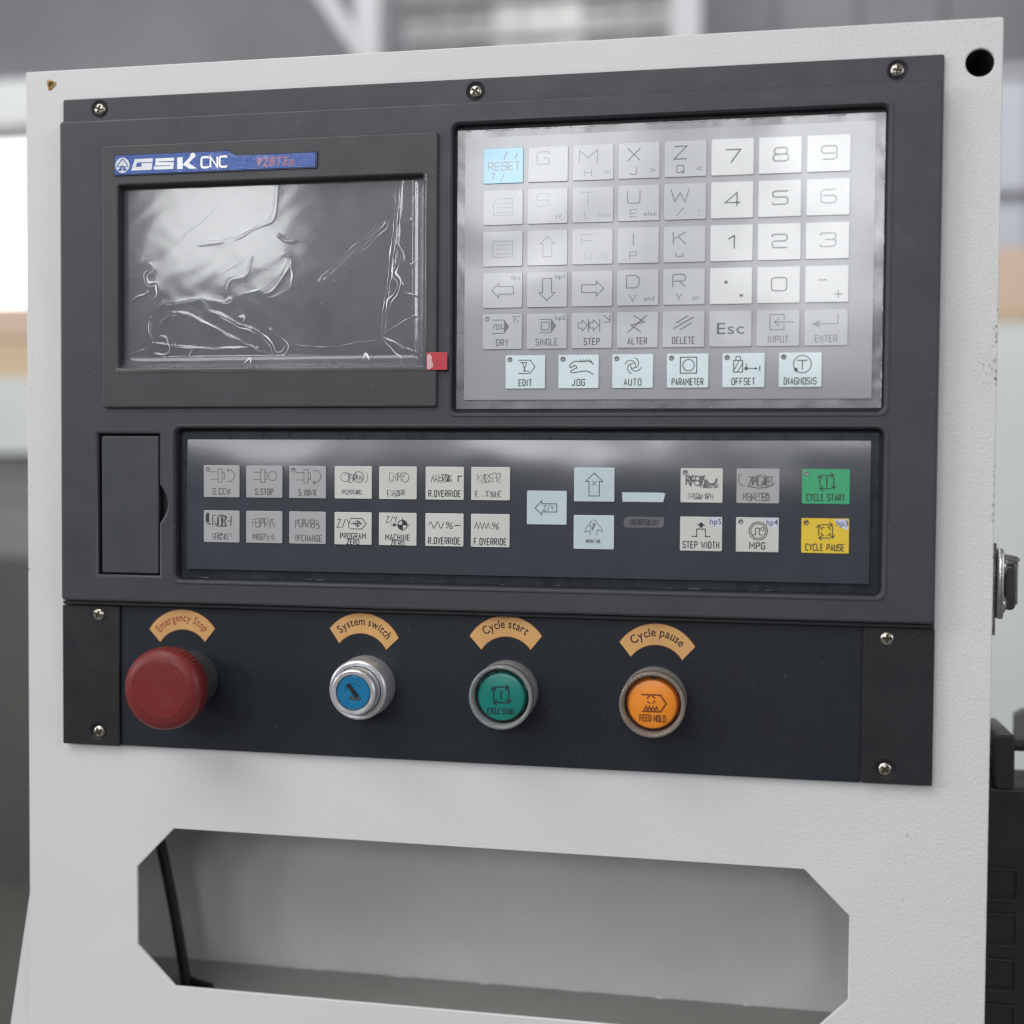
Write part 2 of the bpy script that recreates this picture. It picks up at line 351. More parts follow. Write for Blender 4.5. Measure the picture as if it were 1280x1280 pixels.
# ---- flat print: strokes, fills and type
GL = {'A': "0,0 2,6 4,0;.8,2 3.2,2", 'B': "~0,0 0,6 4,6 4,3.1 0,3.1;~.6,3 4,3 4,0 0,0 0,.4", 'C': "~4,5.2 4,6 0,6 0,0 4,0 4,.8", 'D': "0,0 0,6 2.4,6 3.5,5.5 4,4.4 4,1.6 3.5,.5 2.4,0 0,0",
 'E': "4,0 0,0 0,6 4,6;0.4,3 3.4,3", 'F': "0,0 0,6 4,6;.4,3 3.4,3", 'G': "~4,4.8 4,6 0,6 0,0 4,0 4,3 2.2,3", 'H': "0,0 0,6;4,0 4,6;.3,3 3.7,3", 'I': "2,0 2,6",
 'J': "~3.4,6 3.4,0 0,0 0,1.6", 'K': "0,0 0,6;4,6 .3,2.6;1.5,3.8 4,0", 'L': "0,6 0,0 4,0", 'M': "0,0 0,6 2,2.2 4,6 4,0", 'N': "0,0 0,6 4,0 4,6", 'O': "~2,0 0,0 0,6 4,6 4,0 2,0",
 'P': "~0,0 0,6 4,6 4,2.8 .4,2.8", 'Q': "~2,0 0,0 0,6 4,6 4,0 2,0;2.4,1.8 4.2,-.3", 'R': "~0,0 0,6 4,6 4,2.8 .4,2.8;2.2,2.6 4,0", 'S': "~4,4.8 4,6 0,6 0,3 4,3 4,0 0,0 0,1.2",
 'T': "2,0 2,5.6;0,6 4,6", 'U': "~0,6 0,0 4,0 4,6", 'V': "0,6 2,0 4,6", 'W': "0,6 .9,0 2,4.2 3.1,0 4,6", 'X': "0,0 4,6;0,6 1.9,3.1;2.1,2.9 4,0", 'Y': "0,6 2,2.8 4,6;2,2.5 2,0", 'Z': "0,6 4,6 0,0 4,0",
 '0': "~2,0 0,0 0,6 4,6 4,0 2,0", '1': "1,4.5 2.6,6 2.6,0", '2': "~0,4.8 0,6 4,6 4,3 0,3 0,0 4,0", '3': "~0,5 0,6 4,6 4,3.1 1.2,3.1;~3,3 4,3 4,0 0,0 0,1", '4': "3.2,0 3.2,6 0,1.5 4,1.5",
 '5': "~4,6 0,6 0,3.3 4,3.3 4,0 0,0 0,1", '6': "~3.8,6 0,6 0,0 4,0 4,3.3 .4,3.3", '7': "0,6 4,6 1.4,0", '8': "~2,3.1 .3,3.1 .3,6 3.7,6 3.7,3.1 2,3.1;~2,3 0,3 0,0 4,0 4,3 2,3", '9': "~.2,0 4,0 4,6 0,6 0,2.7 3.6,2.7",
 '.': "1.7,0 1.7,.7", '/': "0,-.3 4,6.3", '-': "0,3 4,3", '+': "0,3 4,3;2,1 2,2.9;2,3.1 2,5", '>': "0,5 4,3 0,1", '<': "4,5 0,3 4,1", '=': "0,2 4,2;0,4 4,4", '*': "2,1 2,5;.3,2 3.7,4;.3,4 3.7,2", '%': "0,0 4,6;~.8,3.6 0,3.6 0,6 1.6,6 1.6,3.6 .8,3.6;~3.2,0 2.4,0 2.4,2.4 4,2.4 4,0 3.2,0"}
def rounded(P, rad):
    O = [P[0]]
    closed = (Vector(P[0]) - Vector(P[-1])).length < 1e-6
    for i in range(1, len(P) - 1):
        a, b, c = Vector(P[i - 1]), Vector(P[i]), Vector(P[i + 1])
        r = min(rad, (a - b).length * .48, (c - b).length * .48)
        p = b + (a - b).normalized() * r; q = b + (c - b).normalized() * r
        for t in (0, .25, .5, .75, 1): O.append(tuple(p * (1 - t) ** 2 + b * 2 * t * (1 - t) + q * t * t))
    O.append(P[-1]); return O
class Ink:
    """collects flat print in local millimetres"""
    def __init__(s): s.V = []; s.F = []; s.z = 0; s.mi = []; s.cur = 0
    def stroke(s, P, w=.32, closed=False):
        P = [Vector((p[0], p[1])) for p in P]; Q = []
        for p in P:
            if not Q or (p - Q[-1]).length > 1e-4: Q.append(p)
        P = Q
        if closed and (P[0] - P[-1]).length < 1e-4: P = P[:-1]
        if not closed and len(P) > 3 and (P[0] - P[-1]).length < 1e-4: P = P[:-1]; closed = True
        n = len(P)
        if n < 2: return s
        b = len(s.V); s.z = (s.z + .004) % .05
        for i, p in enumerate(P):
            d0 = (p - P[i - 1]).normalized() if (i or closed) else None
            d1 = (P[(i + 1) % n] - p).normalized() if (i < n - 1 or closed) else None
            d0 = d0 or d1; d1 = d1 or d0
            t = d0 + d1; t = t.normalized() if t.length > .05 else d0
            nn = Vector((-t.y, t.x)); k = w / 2 / max(.45, nn.dot(Vector((-d0.y, d0.x))))
            s.V += [(*(p + nn * k), s.z), (*(p - nn * k), s.z)]
        for i in range(n if closed else n - 1):
            j = (i + 1) % n; s.F.append((b + 2 * i, b + 2 * i + 1, b + 2 * j + 1, b + 2 * j)); s.mi.append(s.cur)
        return s
    def fill(s, P):
        b = len(s.V); s.z = (s.z + .004) % .05
        A = sum(P[i - 1][0] * P[i][1] - P[i][0] * P[i - 1][1] for i in range(len(P)))
        if A < 0: P = P[::-1]
        s.V += [(p[0], p[1], s.z) for p in P]; s.F.append(tuple(range(b, b + len(P)))); s.mi.append(s.cur); return s
    def ring(s, cx, cy, r, w=.32, a0=0, a1=360, n=28):
        full = abs(a1 - a0) >= 360; k = n if full else n + 1
        s.stroke([(cx + r * math.cos(math.radians(a0 + (a1 - a0) * i / n)), cy + r * math.sin(math.radians(a0 + (a1 - a0) * i / n))) for i in range(k)], w, full); return s
    def text(s, t, cx, cy, h, w=None, sw=.34, asp=.46, gap=.2, rad=1.5, slant=0):
        adv = lambda c: .38 if c in '.I' else (.55 if c == ' ' else (1.45 if c in 'MW' else 1))
        tot = sum(adv(c) for c in t) * asp * h + gap * h * (len(t) - 1)
        kx = (w / tot) if w else 1; x = cx - tot * kx / 2; y = cy - h / 2
        for c in t:
            cw = adv(c) * asp * h * kx
            if c != ' ':
                gw = cw if adv(c) > 1 else asp * h * kx; ox = x - (gw - cw) / 2
                for part in GL[c].split(';'):
                    rd = part[0] == '~'; P = [tuple(map(float, q.split(','))) for q in part.lstrip('~').split()]
                    P = [(ox + p[0] / 4 * gw + slant * p[1] / 6 * h, y + p[1] / 6 * h) for p in P]
                    if rd: P = rounded(P, rad * min(gw / 4, h / 6))
                    s.stroke(P, sw)
            x += cw + gap * h * kx
        return s
    def glyphs(s, t, cx, cy, size, w=None, slant=0):
        V, F = font_mesh(t, .004); xs = [v[0] for v in V]
        k = size; x0, x1 = min(xs), max(xs); kx = k if w is None else w / (x1 - x0)
        b = len(s.V); s.z = (s.z + .004) % .05
        s.V += [(cx + (v[0] - (x0 + x1) / 2) * kx + slant * v[1] * k, cy + v[1] * k, s.z) for v in V]
        s.F += [tuple(b + i for i in f) for f in F]; s.mi += [s.cur] * len(F); return s
    def scribble(s, cx, cy, w, h, seed, n=22, sw=.3):
        """the smeared, unreadable print of some keys"""
        R = random.Random(seed); lw = h * .42; x = cx - w / 2 + lw / 2
        while x < cx + w / 2:
            for rep in range(2):
                for part in GL[R.choice('ABCEGHKMNPRSUZ%')].split(';'):
                    if R.random() < .22: continue
                    rd = part[0] == '~'; P = [tuple(map(float, q.split(','))) for q in part.lstrip('~').split()]
                    if len(P) > 3 and R.random() < .5: a_ = R.randint(0, len(P) - 3); P = P[a_:a_ + 3]
                    jx, jy = R.uniform(-.25, .25) * lw, R.uniform(-.12, .12) * h
                    P = [(x + jx + (p[0] / 4 - .5) * lw + R.uniform(-.08, .08), cy + jy + (p[1] / 6 - .5) * h * R.uniform(.8, 1.) + R.uniform(-.08, .08)) for p in P]
                    if rd: P = rounded(P, lw * .3)
                    s.stroke(P, sw * R.uniform(.55, 1.0))
            x += lw * R.uniform(1.05, 1.3)
        return s
    def arrow(s, cx, cy, dx, dy, L=7.4, H=5.6, B=2.6, w=.36):
        """outlined block arrow"""
        P = [(L / 2, 0), (L / 2 - H * .48, H / 2), (L / 2 - H * .48, B / 2 + .1), (-L / 2, B / 2 + .1), (-L / 2, -B / 2 - .1), (L / 2 - H * .48, -B / 2 - .1), (L / 2 - H * .48, -H / 2)]
        s.stroke([(cx + p[0] * dx - p[1] * dy, cy + p[0] * dy + p[1] * dx) for p in P], w, True); return s
    def head(s, x, y, dx, dy, k=.9):
        s.fill([(x, y), (x - dx * k - dy * k * .5, y - dy * k + dx * k * .5), (x - dx * k + dy * k * .5, y - dy * k - dx * k * .5)]); return s
    def loop(s, cx, cy, r=2.5, w=.38):
        """square of four chasing arrows"""
        for dx, dy in ((1, 0), (0, -1), (-1, 0), (0, 1)):
            nx, ny = -dy, dx     # outward side
            q = lambda a, b: (cx + dx * a + nx * b, cy + dy * a + ny * b)
            s.stroke([q(-r + .75, r), q(r - .2, r)], w); s.stroke([q(r - .36 * r - .35, r + .3 * r + .2), q(r - .05, r), q(r - .36 * r - .35, r - .3 * r - .2)], w)
        return s
    def make(s, name, mats, parent, at, z):
        o0 = org(parent)
        V = [(v[0] + at[0], v[1] + at[1], v[2] + z) for v in s.V]
        return add(name, V, s.F, mats, parent, mi=s.mi)
FC = {}
def font_mesh(t, off=.014):
    key_ = t; t = (t, off)
    if t not in FC:
        cu = bpy.data.curves.new('t', 'FONT'); cu.body = key_; cu.size = 1; cu.resolution_u = 3; cu.offset = off; cu.space_character = 1.06
        o = bpy.data.objects.new('t', cu); COL.objects.link(o)
        me = bpy.data.meshes.new_from_object(o.evaluated_get(bpy.context.evaluated_depsgraph_get()))
        FC[t] = ([(v.co.x, v.co.y) for v in me.vertices], [tuple(p.vertices) for p in me.polygons])
        bpy.data.objects.remove(o); bpy.data.curves.remove(cu); bpy.data.meshes.remove(me)
    return FC[t]

# ------------------------------------------------------------------ the hall beyond (far out of focus)
def bgbox(name, x0, x1, y0, y1, z0, z1, mat, label=None, cat=None, kind=None, parent=None, bev=0, group=None):
    o = box(name, x0, x1, y0, y1, z0, z1, mat, parent, bev)
    if parent is None: tag(o, label, cat, group, kind)
    return o
bgbox('wall', -6500, 4500, -1400, 3200, -4300, -4200, 'hall', kind='structure')
bgbox('wall', -6500, 6500, -1400, 2300, 5300, 5400, 'hallgrey', kind='structure')
bgbox('floor', -6500, 4500, -1500, -1400, -4200, 5500, 'floor', kind='structure')
# corrugated cladding sheets on the upper wall
t = thing('wall_cladding', 'pale lit sheet cladding high on the wall behind the cabinet top edge', 'wall cladding', (-600, 1300, -4190))
for i in range(9):
    box('panel', -1190 + i * 118, -1190 + i * 118 + 113, 1240, 2300, -4195, -4180 + (i % 2) * 6, 'halllit' if i in (3, 4, 5) else 'hallmid', t)  # middle panels coloured brighter for the light falling there
box('rail', -1190, -130, 1800, 1840, -4174, -4150, 'hallmid', t)
box('rail', -1190, -130, 1660, 1684, -4174, -4150, 'column', t)
t = thing('wall_cladding', 'bluish grey sheet cladding beside the upper corner with the round hole', 'wall cladding', (1100, 800, -4190))
for i in range(8):
    box('panel', -60 + i * 300, -60 + i * 300 + 290, 755, 1436, -4195, -4178 + (i % 2) * 8, 'hallblue', t)
    box('panel', -60 + i * 300, -60 + i * 300 + 290, 1442, 2300, -4195, -4178 + (i % 2) * 8, 'hallgrey', t)
box('rail', -60, 2300, 1425, 1452, -4168, -4150, 'column', t); box('rail', -60, 2300, 985, 1010, -4168, -4150, 'hallgrey', t)
t = thing('steel_column', 'pale steel column with a diagonal brace meeting its top', 'column', (-1170, 1000, -3600))
box('shaft', -1213, -1124, -1400, 2600, -3700, -3600, 'column', t)
V, F = curve_mesh([(-1215, 1430), (-1215, 1530), (-1830, 2440), (-1910, 2440)], [], -3680, -3620, 3)
add('brace', V, F, 'column', t, True, angle=40)
t = thing('steel_column', 'plain pale steel column between the lit cladding and the bluish cladding', 'column', (-80, 1000, -3900))
box('shaft', -125, -36, -1400, 2600, -3950, -3850, 'column', t); box('flange', -132, -29, -1400, 2600, -3850, -3840, 'column', t)
# left side view past the cabinet
t = thing('factory_window', 'overexposed bright window seen past the cabinet edge', 'window', (-2900, 700, -3400))
zz = -3400; kx = 3.97 / 3.57
V, F = curve_mesh(rrect(-3700, -2205, 550, 1125, 70), [], zz - 10, zz, 2); add('pane', V, F, 'pane', t)
V, F = curve_mesh(rrect(-3800, -2150, 470, 1210, 60), [rrect(-3701, -2204, 549, 1126, 70)], zz - 30, zz + 10, 4); add('frame', V, F, 'column', t)
bgbox('duct', -4200, -2215, 1170, 1290, -3395, -3250, 'mwhite', 'pale horizontal air duct above the bright window', 'duct')
t = thing('wooden_crate', 'tan wooden crate standing on the white machine under the bright window', 'crate', (-2500, 20, -3000))
box('board', -3300, -2000, 395, 497, -3300, -3000, 'tan', t); box('board', -3300, -2000, 270, 388, -3300, -2995, 'tand', t)
t = thing('lathe', 'white topped machine with dark base below the tan crate', 'machine', (-2600, -1000, -3000))
box('top_cover', -3300, -2000, 30, 266, -3350, -2960, 'mwhite', t)
box('rail', -3300, -2000, -120, 26, -3350, -3010, 'mgrey', t)
box('body', -3300, -2000, -300, -124, -3350, -3000, 'mgrey', t)
box('base', -3300, -2000, -1395, -304, -3350, -2990, 'mdark', t)
box('drip_tray', -3300, -900, -1395, -1350, -2985, -2000, 'mdark', t)
# right side view past the cabinet
t = thing('wooden_crate', 'tan board box on top of the tall white cabinet', 'crate', (900, 405, -3000))
box('board', 560, 1500, 428, 602, -3300, -3000, 'tan', t); box('board', 560, 1500, 400, 425, -3300, -2995, 'tand', t)
t = thing('white_cabinet', 'tall blank white cabinet behind the latch', 'cabinet', (900, -1400, -3000))
box('body', 520, 1500, -1395, 397, -3400, -2990, 'mwhite', t)

# ------------------------------------------------------------------ machine cabinet (front sheet z = -5)
ZS = -5.
cab = thing('machine_cabinet', 'white powder coated machine cabinet carrying the dark control panel', 'cabinet', (0, -400, ZS))
XL, XR, YT, YB = -232.9, 235.2, 177.4, -420
cut = [(-153.2, -203.1), (155.5, -203.5), (175.8, -223.5), (175.8, -262.4), (155.5, -283.2), (-152.8, -283.2), (-173, -263.2), (-173, -223.5)]
V, F = curve_mesh(rrect(XL, XR, YB, YT, 1.2), [cut, circ(225.6, 158.1, 6.1), circ(-218.8, 170.4, 1.7, 14)], ZS - 2, ZS, .55, 3)
add('front_sheet', V, F, 'white', cab, True, angle=50)
D = -100
box('side_panel', XR - 2, XR, YB, YT - 1.2, D - 2, ZS - 2.003, 'white', cab)
box('side_panel', XL, XL + 2, YB, YT - 1.2, D - 2, ZS - 2.003, 'white', cab)
box('top_panel', XL + 2, XR - 2, YT - 3.2, YT - 1.2, D - 2, ZS - 2.003, 'white', cab)
box('back_panel', XL + 2, XR - 2, YB, YT - 3.2, D - 2, D, 'inside', cab)
box('floor_panel', XL + 2, XR - 2, -311, -309, D, ZS - 2.003, 'infloor', cab)
box('divider', XL + 2, XR - 2, -178, -176, D, ZS - 2.003, 'inside', cab)
R = random.Random(4); Vw = []; Fw = []
xw = -215
while xw < 215:          # weld beads along the floor joint
    L = R.uniform(4, 14); r = R.uniform(.6, 1.3); b = len(Vw)
    for i in range(5):
        for k in range(5):
            a = math.pi * .5 * k / 4; q = r * math.sin(math.pi * (i + .5) / 5)
            Vw.append((xw + L * i / 4, -309 + q * math.sin(a), D + q * math.cos(a)))
    for i in range(4):
        for k in range(4): Fw.append((b + i * 5 + k, b + i * 5 + k + 1, b + i * 5 + k + 6, b + i * 5 + k + 5))
    xw += L + R.choice((4, 10, 40, 70))
o = add('weld_bead', Vw, Fw, 'inside', cab, True); o['kind'] = 'stuff'
V, F = curve_mesh([(-233.2, -234.5), (-233.2, -420), (-263, -420), (-247.5, -322)], [], -9.5, -7.5, .5); add('gusset', V, F, 'white', cab, True, angle=50)
# chipped screw hole in the top corner
lathe('chipped_hole', [(2.6, .0), (2.3, .12), (1.5, .1), (1.3, -.8), (.2, -.9)], -218.8, 170.4, 'brass', cab, 14, ZS, lambda j, k, r, z, a: (r * (1 + (.22 * math.sin(3 * a + 1) if j < 2 else 0)), z))
# latch on the side
def side_slab(name, yz, x0, x1, bev, mat, par):
    V, F = curve_mesh([(p[1], p[0]) for p in yz], [], x0, x1, bev)      # (z, y) outline extruded along x
    return add(name, [(v[2], v[1], v[0]) for v in V], [f[::-1] for f in F], mat, par, True, angle=40)
lat = side_slab('latch', [(-94.5, -13), (-53, -13), (-53, -38), (-94.5, -38)], 235.3, 238.0, .5, 'latch', cab)
side_slab('mounting_plate', [(-87, -12), (-82, -11), (-60, -11), (-55.5, -13), (-55.5, -36), (-87, -36)], 238.05, 241.2, 1.2, 'latch', lat)
for yy in (-64, -81):
    n = 20; V = []; F = []
    for r, x in ((4.6, 0), (4.5, .8), (3.8, 1.7), (2.4, 2.4), (.8, 2.7)):
        for k in range(n): V.append((241.2 + x, yy + r * math.sin(2 * math.pi * k / n), -20 + r * math.cos(2 * math.pi * k / n)))
    for j_ in range(4):
        for k in range(n): F.append((j_ * n + k, (j_ + 1) * n + k, (j_ + 1) * n + (k + 1) % n, j_ * n + (k + 1) % n))
    F.append(tuple(4 * n + k for k in range(n)))
    add('rivet', V, F, 'latch', lat, True, angle=40)
add('hook', *curve_mesh(rrect(244.4, 249.4, -84.5, -63.8, 2.2), [], -44, -27, 1.1, 3), 'latchd', lat, True, angle=60)
add('hook_cheek', *curve_mesh(rrect(249.0, 251.2, -82.5, -61, 1.0), [], -46, -31, .8, 3), 'latch', lat, True, angle=60)
add('hook_plate', *curve_mesh([(241.4, -58.2), (250.6, -60.0), (251.6, -61.4), (250.2, -62.6), (241.4, -60.6)], [], -44, -29, .4), 'latch', lat, True, angle=40)

# cable inside the compartment
pts = []
for i in range(14):
    f_ = i / 13; pts.append((-190 + 16.5 * f_ + 1.6 * math.sin(3 * f_), -196 - 112.5 * f_, -50 - 12 * f_))
o = tube('cable', pts, 2.9, 'rubber'); tag(o, 'black cable hanging inside the open compartment of the cabinet', 'cable')
o = tube('cable', [(-176, -306, -68), (-171, -306.3, -64), (-165, -306.6, -62), (-158, -306.8, -60)], 2.3, 'rubber'); tag(o, 'short black cable end lying on the compartment floor', 'cable')

# black unit beside the cabinet
un = thing('motor_housing', 'black plastic housing with ribbed vents beside the cabinet', 'machine housing', (290, -420, -110))
V, F = curve_mesh(rrect(243, 380, -420, -185, 4), [], -150, -105, 2); add('casing', V, F, 'black', un, True, angle=40)
for i, yy in enumerate((-236, -260, -284, -308, -332)):
    V, F = curve_mesh(rrect(246, 270, yy - 9, yy + 9, 1.5), [rrect(247.3, 268.5, yy - 7.6, yy + 7.6, 1)], -105, -103.6, .4); add('vent_frame', V, F, 'black', un, True, angle=40)
    box('vent_slat', 247.3, 268.5, yy - 7.4, yy - 6.4, -105, -104, 'black', un)
V, F = curve_mesh(rrect(256.6, 266.0, -184.9, -156.2, 2.2), [], -146, -100, 1.6, 3)
br = thing('clamp_block', 'black rounded clamp block standing on the black housing', 'clamp', (260, -185, -120))
add('block', V, F, 'black', br, True, angle=60)
for i in range(3): box('rib', 247.5, 256.5, -184.8 + i * 8, -179.5 + i * 8, -140, -108 - i * 6, 'black', br)
tube('rod', [(262, -163.5, -112), (300, -163.5, -112), (360, -163.5, -112)], 3.6, 'rubber', br)
V, F = curve_mesh([(286.5, -172), (286.5, -163.5), (290, -161), (320, -158), (320, -182), (286.5, -180)], [], -200, -192, 1)
o = add('bracket', V, F, 'mgrey', None, True, angle=40); tag(o, 'small grey bracket behind the clamp block rod', 'bracket')

# ------------------------------------------------------------------ screws
def screw_meshes():
    n = 24; V = []; F = []
    prof = [(3.1, -1.2), (3.1, .2), (2.7, .75), (2.0, 1.1), (1.0, 1.3)]
    for r, z in prof:
        for k in range(n): V.append((r * math.cos(2 * math.pi * k / n), r * math.sin(2 * math.pi * k / n), z))
    for j in range(len(prof) - 1):
        for k in range(n): k2 = (k + 1) % n; F.append((j * n + k, j * n + k2, (j + 1) * n + k2, (j + 1) * n + k))
    F.append(tuple((len(prof) - 1) * n + k for k in range(n)))
    hd = tomesh('screw_head', V, F, 'screw', True)
    I = Ink(); a, b = 2.0, .55
    I.fill([(-a, -b), (-b, -b), (-b, -a), (b, -a), (b, -b), (a, -b), (a, b), (b, b), (b, a), (-b, a), (-b, b), (-a, b)])
    V = [(v[0], v[1], 0) for v in I.V]; n0 = len(V)
    V2 = [(v[0], v[1], 1.35) for v in V] + [(v[0], v[1], .6) for v in V]
    F2 = [tuple(range(n0))] + [(i, n0 + i, n0 + (i + 1) % n0, (i + 1) % n0) for i in range(n0)]
    rc = tomesh('cross_recess', V2, F2, 'recess')
    n = 28; V = []; F = []
    for r, z in ((4.3, -.02), (4.25, .06), (3.9, -.55), (3.2, -.6)):
        for k in range(n): V.append((r * math.cos(2 * math.pi * k / n), r * math.sin(2 * math.pi * k / n), z))
    for j in range(3):
        for k in range(n): k2 = (k + 1) % n; F.append((j * n + k, j * n + k2, (j + 1) * n + k2, (j + 1) * n + k))
    ct = tomesh('counterbore', V, F, 'gap', True)
    return hd, rc, ct
SM = screw_meshes()
def screw(x, y, z, parent, rot):
    o0 = org(parent)
    s_ = link('screw', SM[0], parent, Vector((x, y, z - .6)) - o0); s_.rotation_euler = (0, math.radians(rot), 0)
    link('cross_recess', SM[1], s_); link('counterbore', SM[2], s_, (0, 0, .66))
    return s_

# ------------------------------------------------------------------ control panel
cp = thing('control_panel', 'dark grey numerical control panel with screen and two membrane keypads', 'control panel', (0, 0, -5))
ZB = 3.0     # body face
slab('mounting_flange', rrect(-211.3, 210.4, -161.5, 162, 1), -4.98, -3, 'bezel', cp, holes=[circ(-191.3, 156.4, 4.2, 28), circ(0, 155.9, 4.2, 28), circ(190.6, 156.0, 4.2, 28)], bev=.6)
kb = rrect(-9.6, 186.6, 5.0, 139.4, 3.2); lb = rrect(-148.6, 186.8, -76.8, -2.4, 3.2)
sb = rrect(-183.5, -18.5, 10.5, 133, 2); 
pcx = [(-189.6, -5.0), (-157.0, -5.0), (-157.0, -29.8)]
arc = [(-157.0 + 4.2 * math.sin(math.pi * k / 12), -29.8 - 19.6 * k / 12) for k in range(1, 12)]
port = pcx + arc + [(-157.0, -49.4), (-157.0, -75.0), (-189.6, -75.0)]
V, F = curve_mesh(rrect(-209.9, 209.5, -88.6, 149.6, 2.0), [kb, lb, sb, port], -2.98, ZB, 1.3, 3)
add('body', V, F, 'bezel', cp, True, angle=60)
slab('lower_lip', rrect(-209.9, 209.5, -90.6, -88.9, .5), -2.98, 1.0, 'gap', cp, bev=.3)
# thin raised bead lines round the recesses
for nm, P, Q in (('keypad_rim', rrect(-11.6, 188.6, 3.0, 141.4, 4), rrect(-10.2, 187.2, 4.4, 140, 3.6)), ('control_rim', rrect(-150.6, 188.8, -78.8, -.4, 4), rrect(-149.2, 187.4, -77.4, -1.8, 3.6))):
    V, F = curve_mesh(P, [Q], ZB - .3, ZB + .45, .35, 2); add(nm, V, F, 'bezel', cp, True, angle=60)
# trays under the overlays
box('keypad_tray', -9.9, 186.9, 4.7, 139.7, -2.9, -1.2, 'gap', cp); box('control_tray', -148.9, 187.1, -77.1, -2.1, -2.95, -2.6, 'gap', cp)
box('port_tray', -190.5, -150.5, -76, -4, -2.9, -2.2, 'gap', cp)
# port cover with the finger notch beside it
slab('port_cover', rrect(-187.9, -157.6, -74.2, -6.2, .8), -2, ZB - .7, 'cover', cp, bev=.5)

def sheet(name, x0, x1, y0, y1, zf, nx, ny, mat, parent, uv=None):
    V = []; F = []
    for j in range(ny + 1):
        for i in range(nx + 1):
            x = x0 + (x1 - x0) * i / nx; y = y0 + (y1 - y0) * j / ny; V.append((x, y, zf(x, y)))
    for j in range(ny):
        for i in range(nx): a = j * (nx + 1) + i; F.append((a, a + 1, a + nx + 2, a + nx + 1))
    return add(name, V, F, mat, parent, True)
sheet('film_margin', -7.9, 185.7, 6.9, 137.2, lambda x, y: -.75 + .12 * math.sin(x * .21) * math.sin(y * .17), 60, 40, 'border', cp)
def kz(x, y):
    return -.2
sheet('keypad_overlay', -4.1, 181.4, 11.1, 133.5, kz, 4, 4, 'key_sheet', cp)
sheet('film_margin', -147.6, 185.2, -76.0, -4.2, lambda x, y: -2.3, 8, 8, 'low_border', cp)
def lz(x, y):     # the lower overlay bows back along its top edge
    t_ = max(0., y + 36) / 28.
    wv = .74 + .2 * math.sin(x * .037 + 4.9) + .1 * math.sin(x * .019 + 2)
    return -.1 - 2.1 * t_ ** 2.0 * min(1, wv)
sheet('control_overlay', -143.8, 181.6, -71.6, -7.7, lz, 160, 60, 'low_sheet', cp)
# sparkle of the film's ragged edges, set as white flecks
R = random.Random(9); V = []; F = []
def fleck(x, y, lx, ly, z):
    b = len(V); V.extend([(x, y, z), (x + lx, y + R.uniform(-.1, .1), z), (x + lx * .9, y + ly, z + .2), (x + R.uniform(0, .2), y + ly, z + .2)]); F.append((b, b + 1, b + 2, b + 3))
for i in range(44): fleck(R.uniform(-6, 184), 136.5 + R.uniform(0, .4), R.uniform(.3, 4.2), R.uniform(.12, .3), -.5)
for i in range(30): fleck(185.2 + R.uniform(0, .3), R.uniform(8, 136), R.uniform(.12, .3), R.uniform(.4, 4.2), -.5)
for i in range(20): fleck(R.uniform(-6, 184), 7.0 + R.uniform(0, .3), R.uniform(.4, 5.5), R.uniform(.12, .25), -.5)
for i in range(14): fleck(-7.8 + R.uniform(0, .2), R.uniform(8, 136), R.uniform(.1, .22), R.uniform(.5, 4), -.5)
for i in range(16): fleck(R.uniform(-140, 184), -75.9 + R.uniform(0, .2), R.uniform(.4, 6), R.uniform(.1, .2), -2.0)
o = add('film_edge_sparkle', V, F, 'badge_white', cp); o['kind'] = 'stuff'
for x, y, rt in ((-191.4, 156.4, 20), (0, 155.9, 35), (190.5, 156.0, 10)): screw(x, y, -3, cp, rt)

# ---- keys
KW = 18.7
ZK = .35
def key(cx, cy, w, h, mat, text, ink=None, led=None, inkm='ink', z0=-.2, label=None, patch=None, scr=None):
    V, F = curve_mesh(rrect(-w / 2, w / 2, -h / 2, h / 2, .5, 3), [], 0, ZK - z0, .14, 1)
    k = add('key', [(v[0] + cx, v[1] + cy, v[2] + z0) for v in V], F, mat, cp, True, angle=50)
    if label: k['label'] = label
    if patch:
        I = Ink(); I.fill([(w / 2 - .4, h / 2 - .4), (w / 2 - 6.6, h / 2 - .4), (w / 2 - 5.6, h / 2 - 2.2), (w / 2 - 3.2, h / 2 - 4.2), (w / 2 - .4, h / 2 - 5.2)])
        I.make('corner_patch', 'hp_patch', k, (cx, cy), ZK + .012)
        I = Ink(); I.glyphs(patch, w / 2 - 3.0, h / 2 - 3.3, 3.6, 5.0); I.make('corner_mark', 'hp_ink', k, (cx, cy), ZK + .07)
    if ink is not None and ink.V: ink.make('legend', inkm, k, (cx, cy), ZK + .03)
    if led:
        n = 14; V = []; F = []
        for r, z in ((1.25, .02), (1.15, .16), (.85, .2), (.6, .06), (.1, .04)):
            for q in range(n): V.append((cx - w / 2 + 2.0 + r * math.cos(2 * math.pi * q / n), cy + h / 2 - 1.9 + r * math.sin(2 * math.pi * q / n), ZK + z))
        for j in range(4):
            for q in range(n): q2 = (q + 1) % n; F.append((j * n + q, j * n + q2, (j + 1) * n + q2, (j + 1) * n + q))
        add('indicator', V, F, led, k, True)
    return k
def big(t, small=None, corner=None, sym=None):
    I = Ink(); I.text(t, -2.3, 2.8, 5.7, None, .5, asp=1.0, rad=1.3)
    if small:
        if small == '_': I.stroke([(-3.9, -3.8), (-3.9, -5.4), (-.7, -5.4), (-.7, -3.8)], .4)
        else: I.text(small, -2.3, -4.6, 3.3, None, .36, asp=.95, rad=1.3)
    if sym: I.text(sym, 6.2, -4.6, 2.4, 2.4, .28)
    if corner: I.glyphs(corner, 5.3, -6.0, 3.1, 1.25 * len(corner) + .9)
    return I
def digit(t):
    return Ink().text(t, .2, .3, 5.9, None, .62, asp=1.12, rad=1.5)
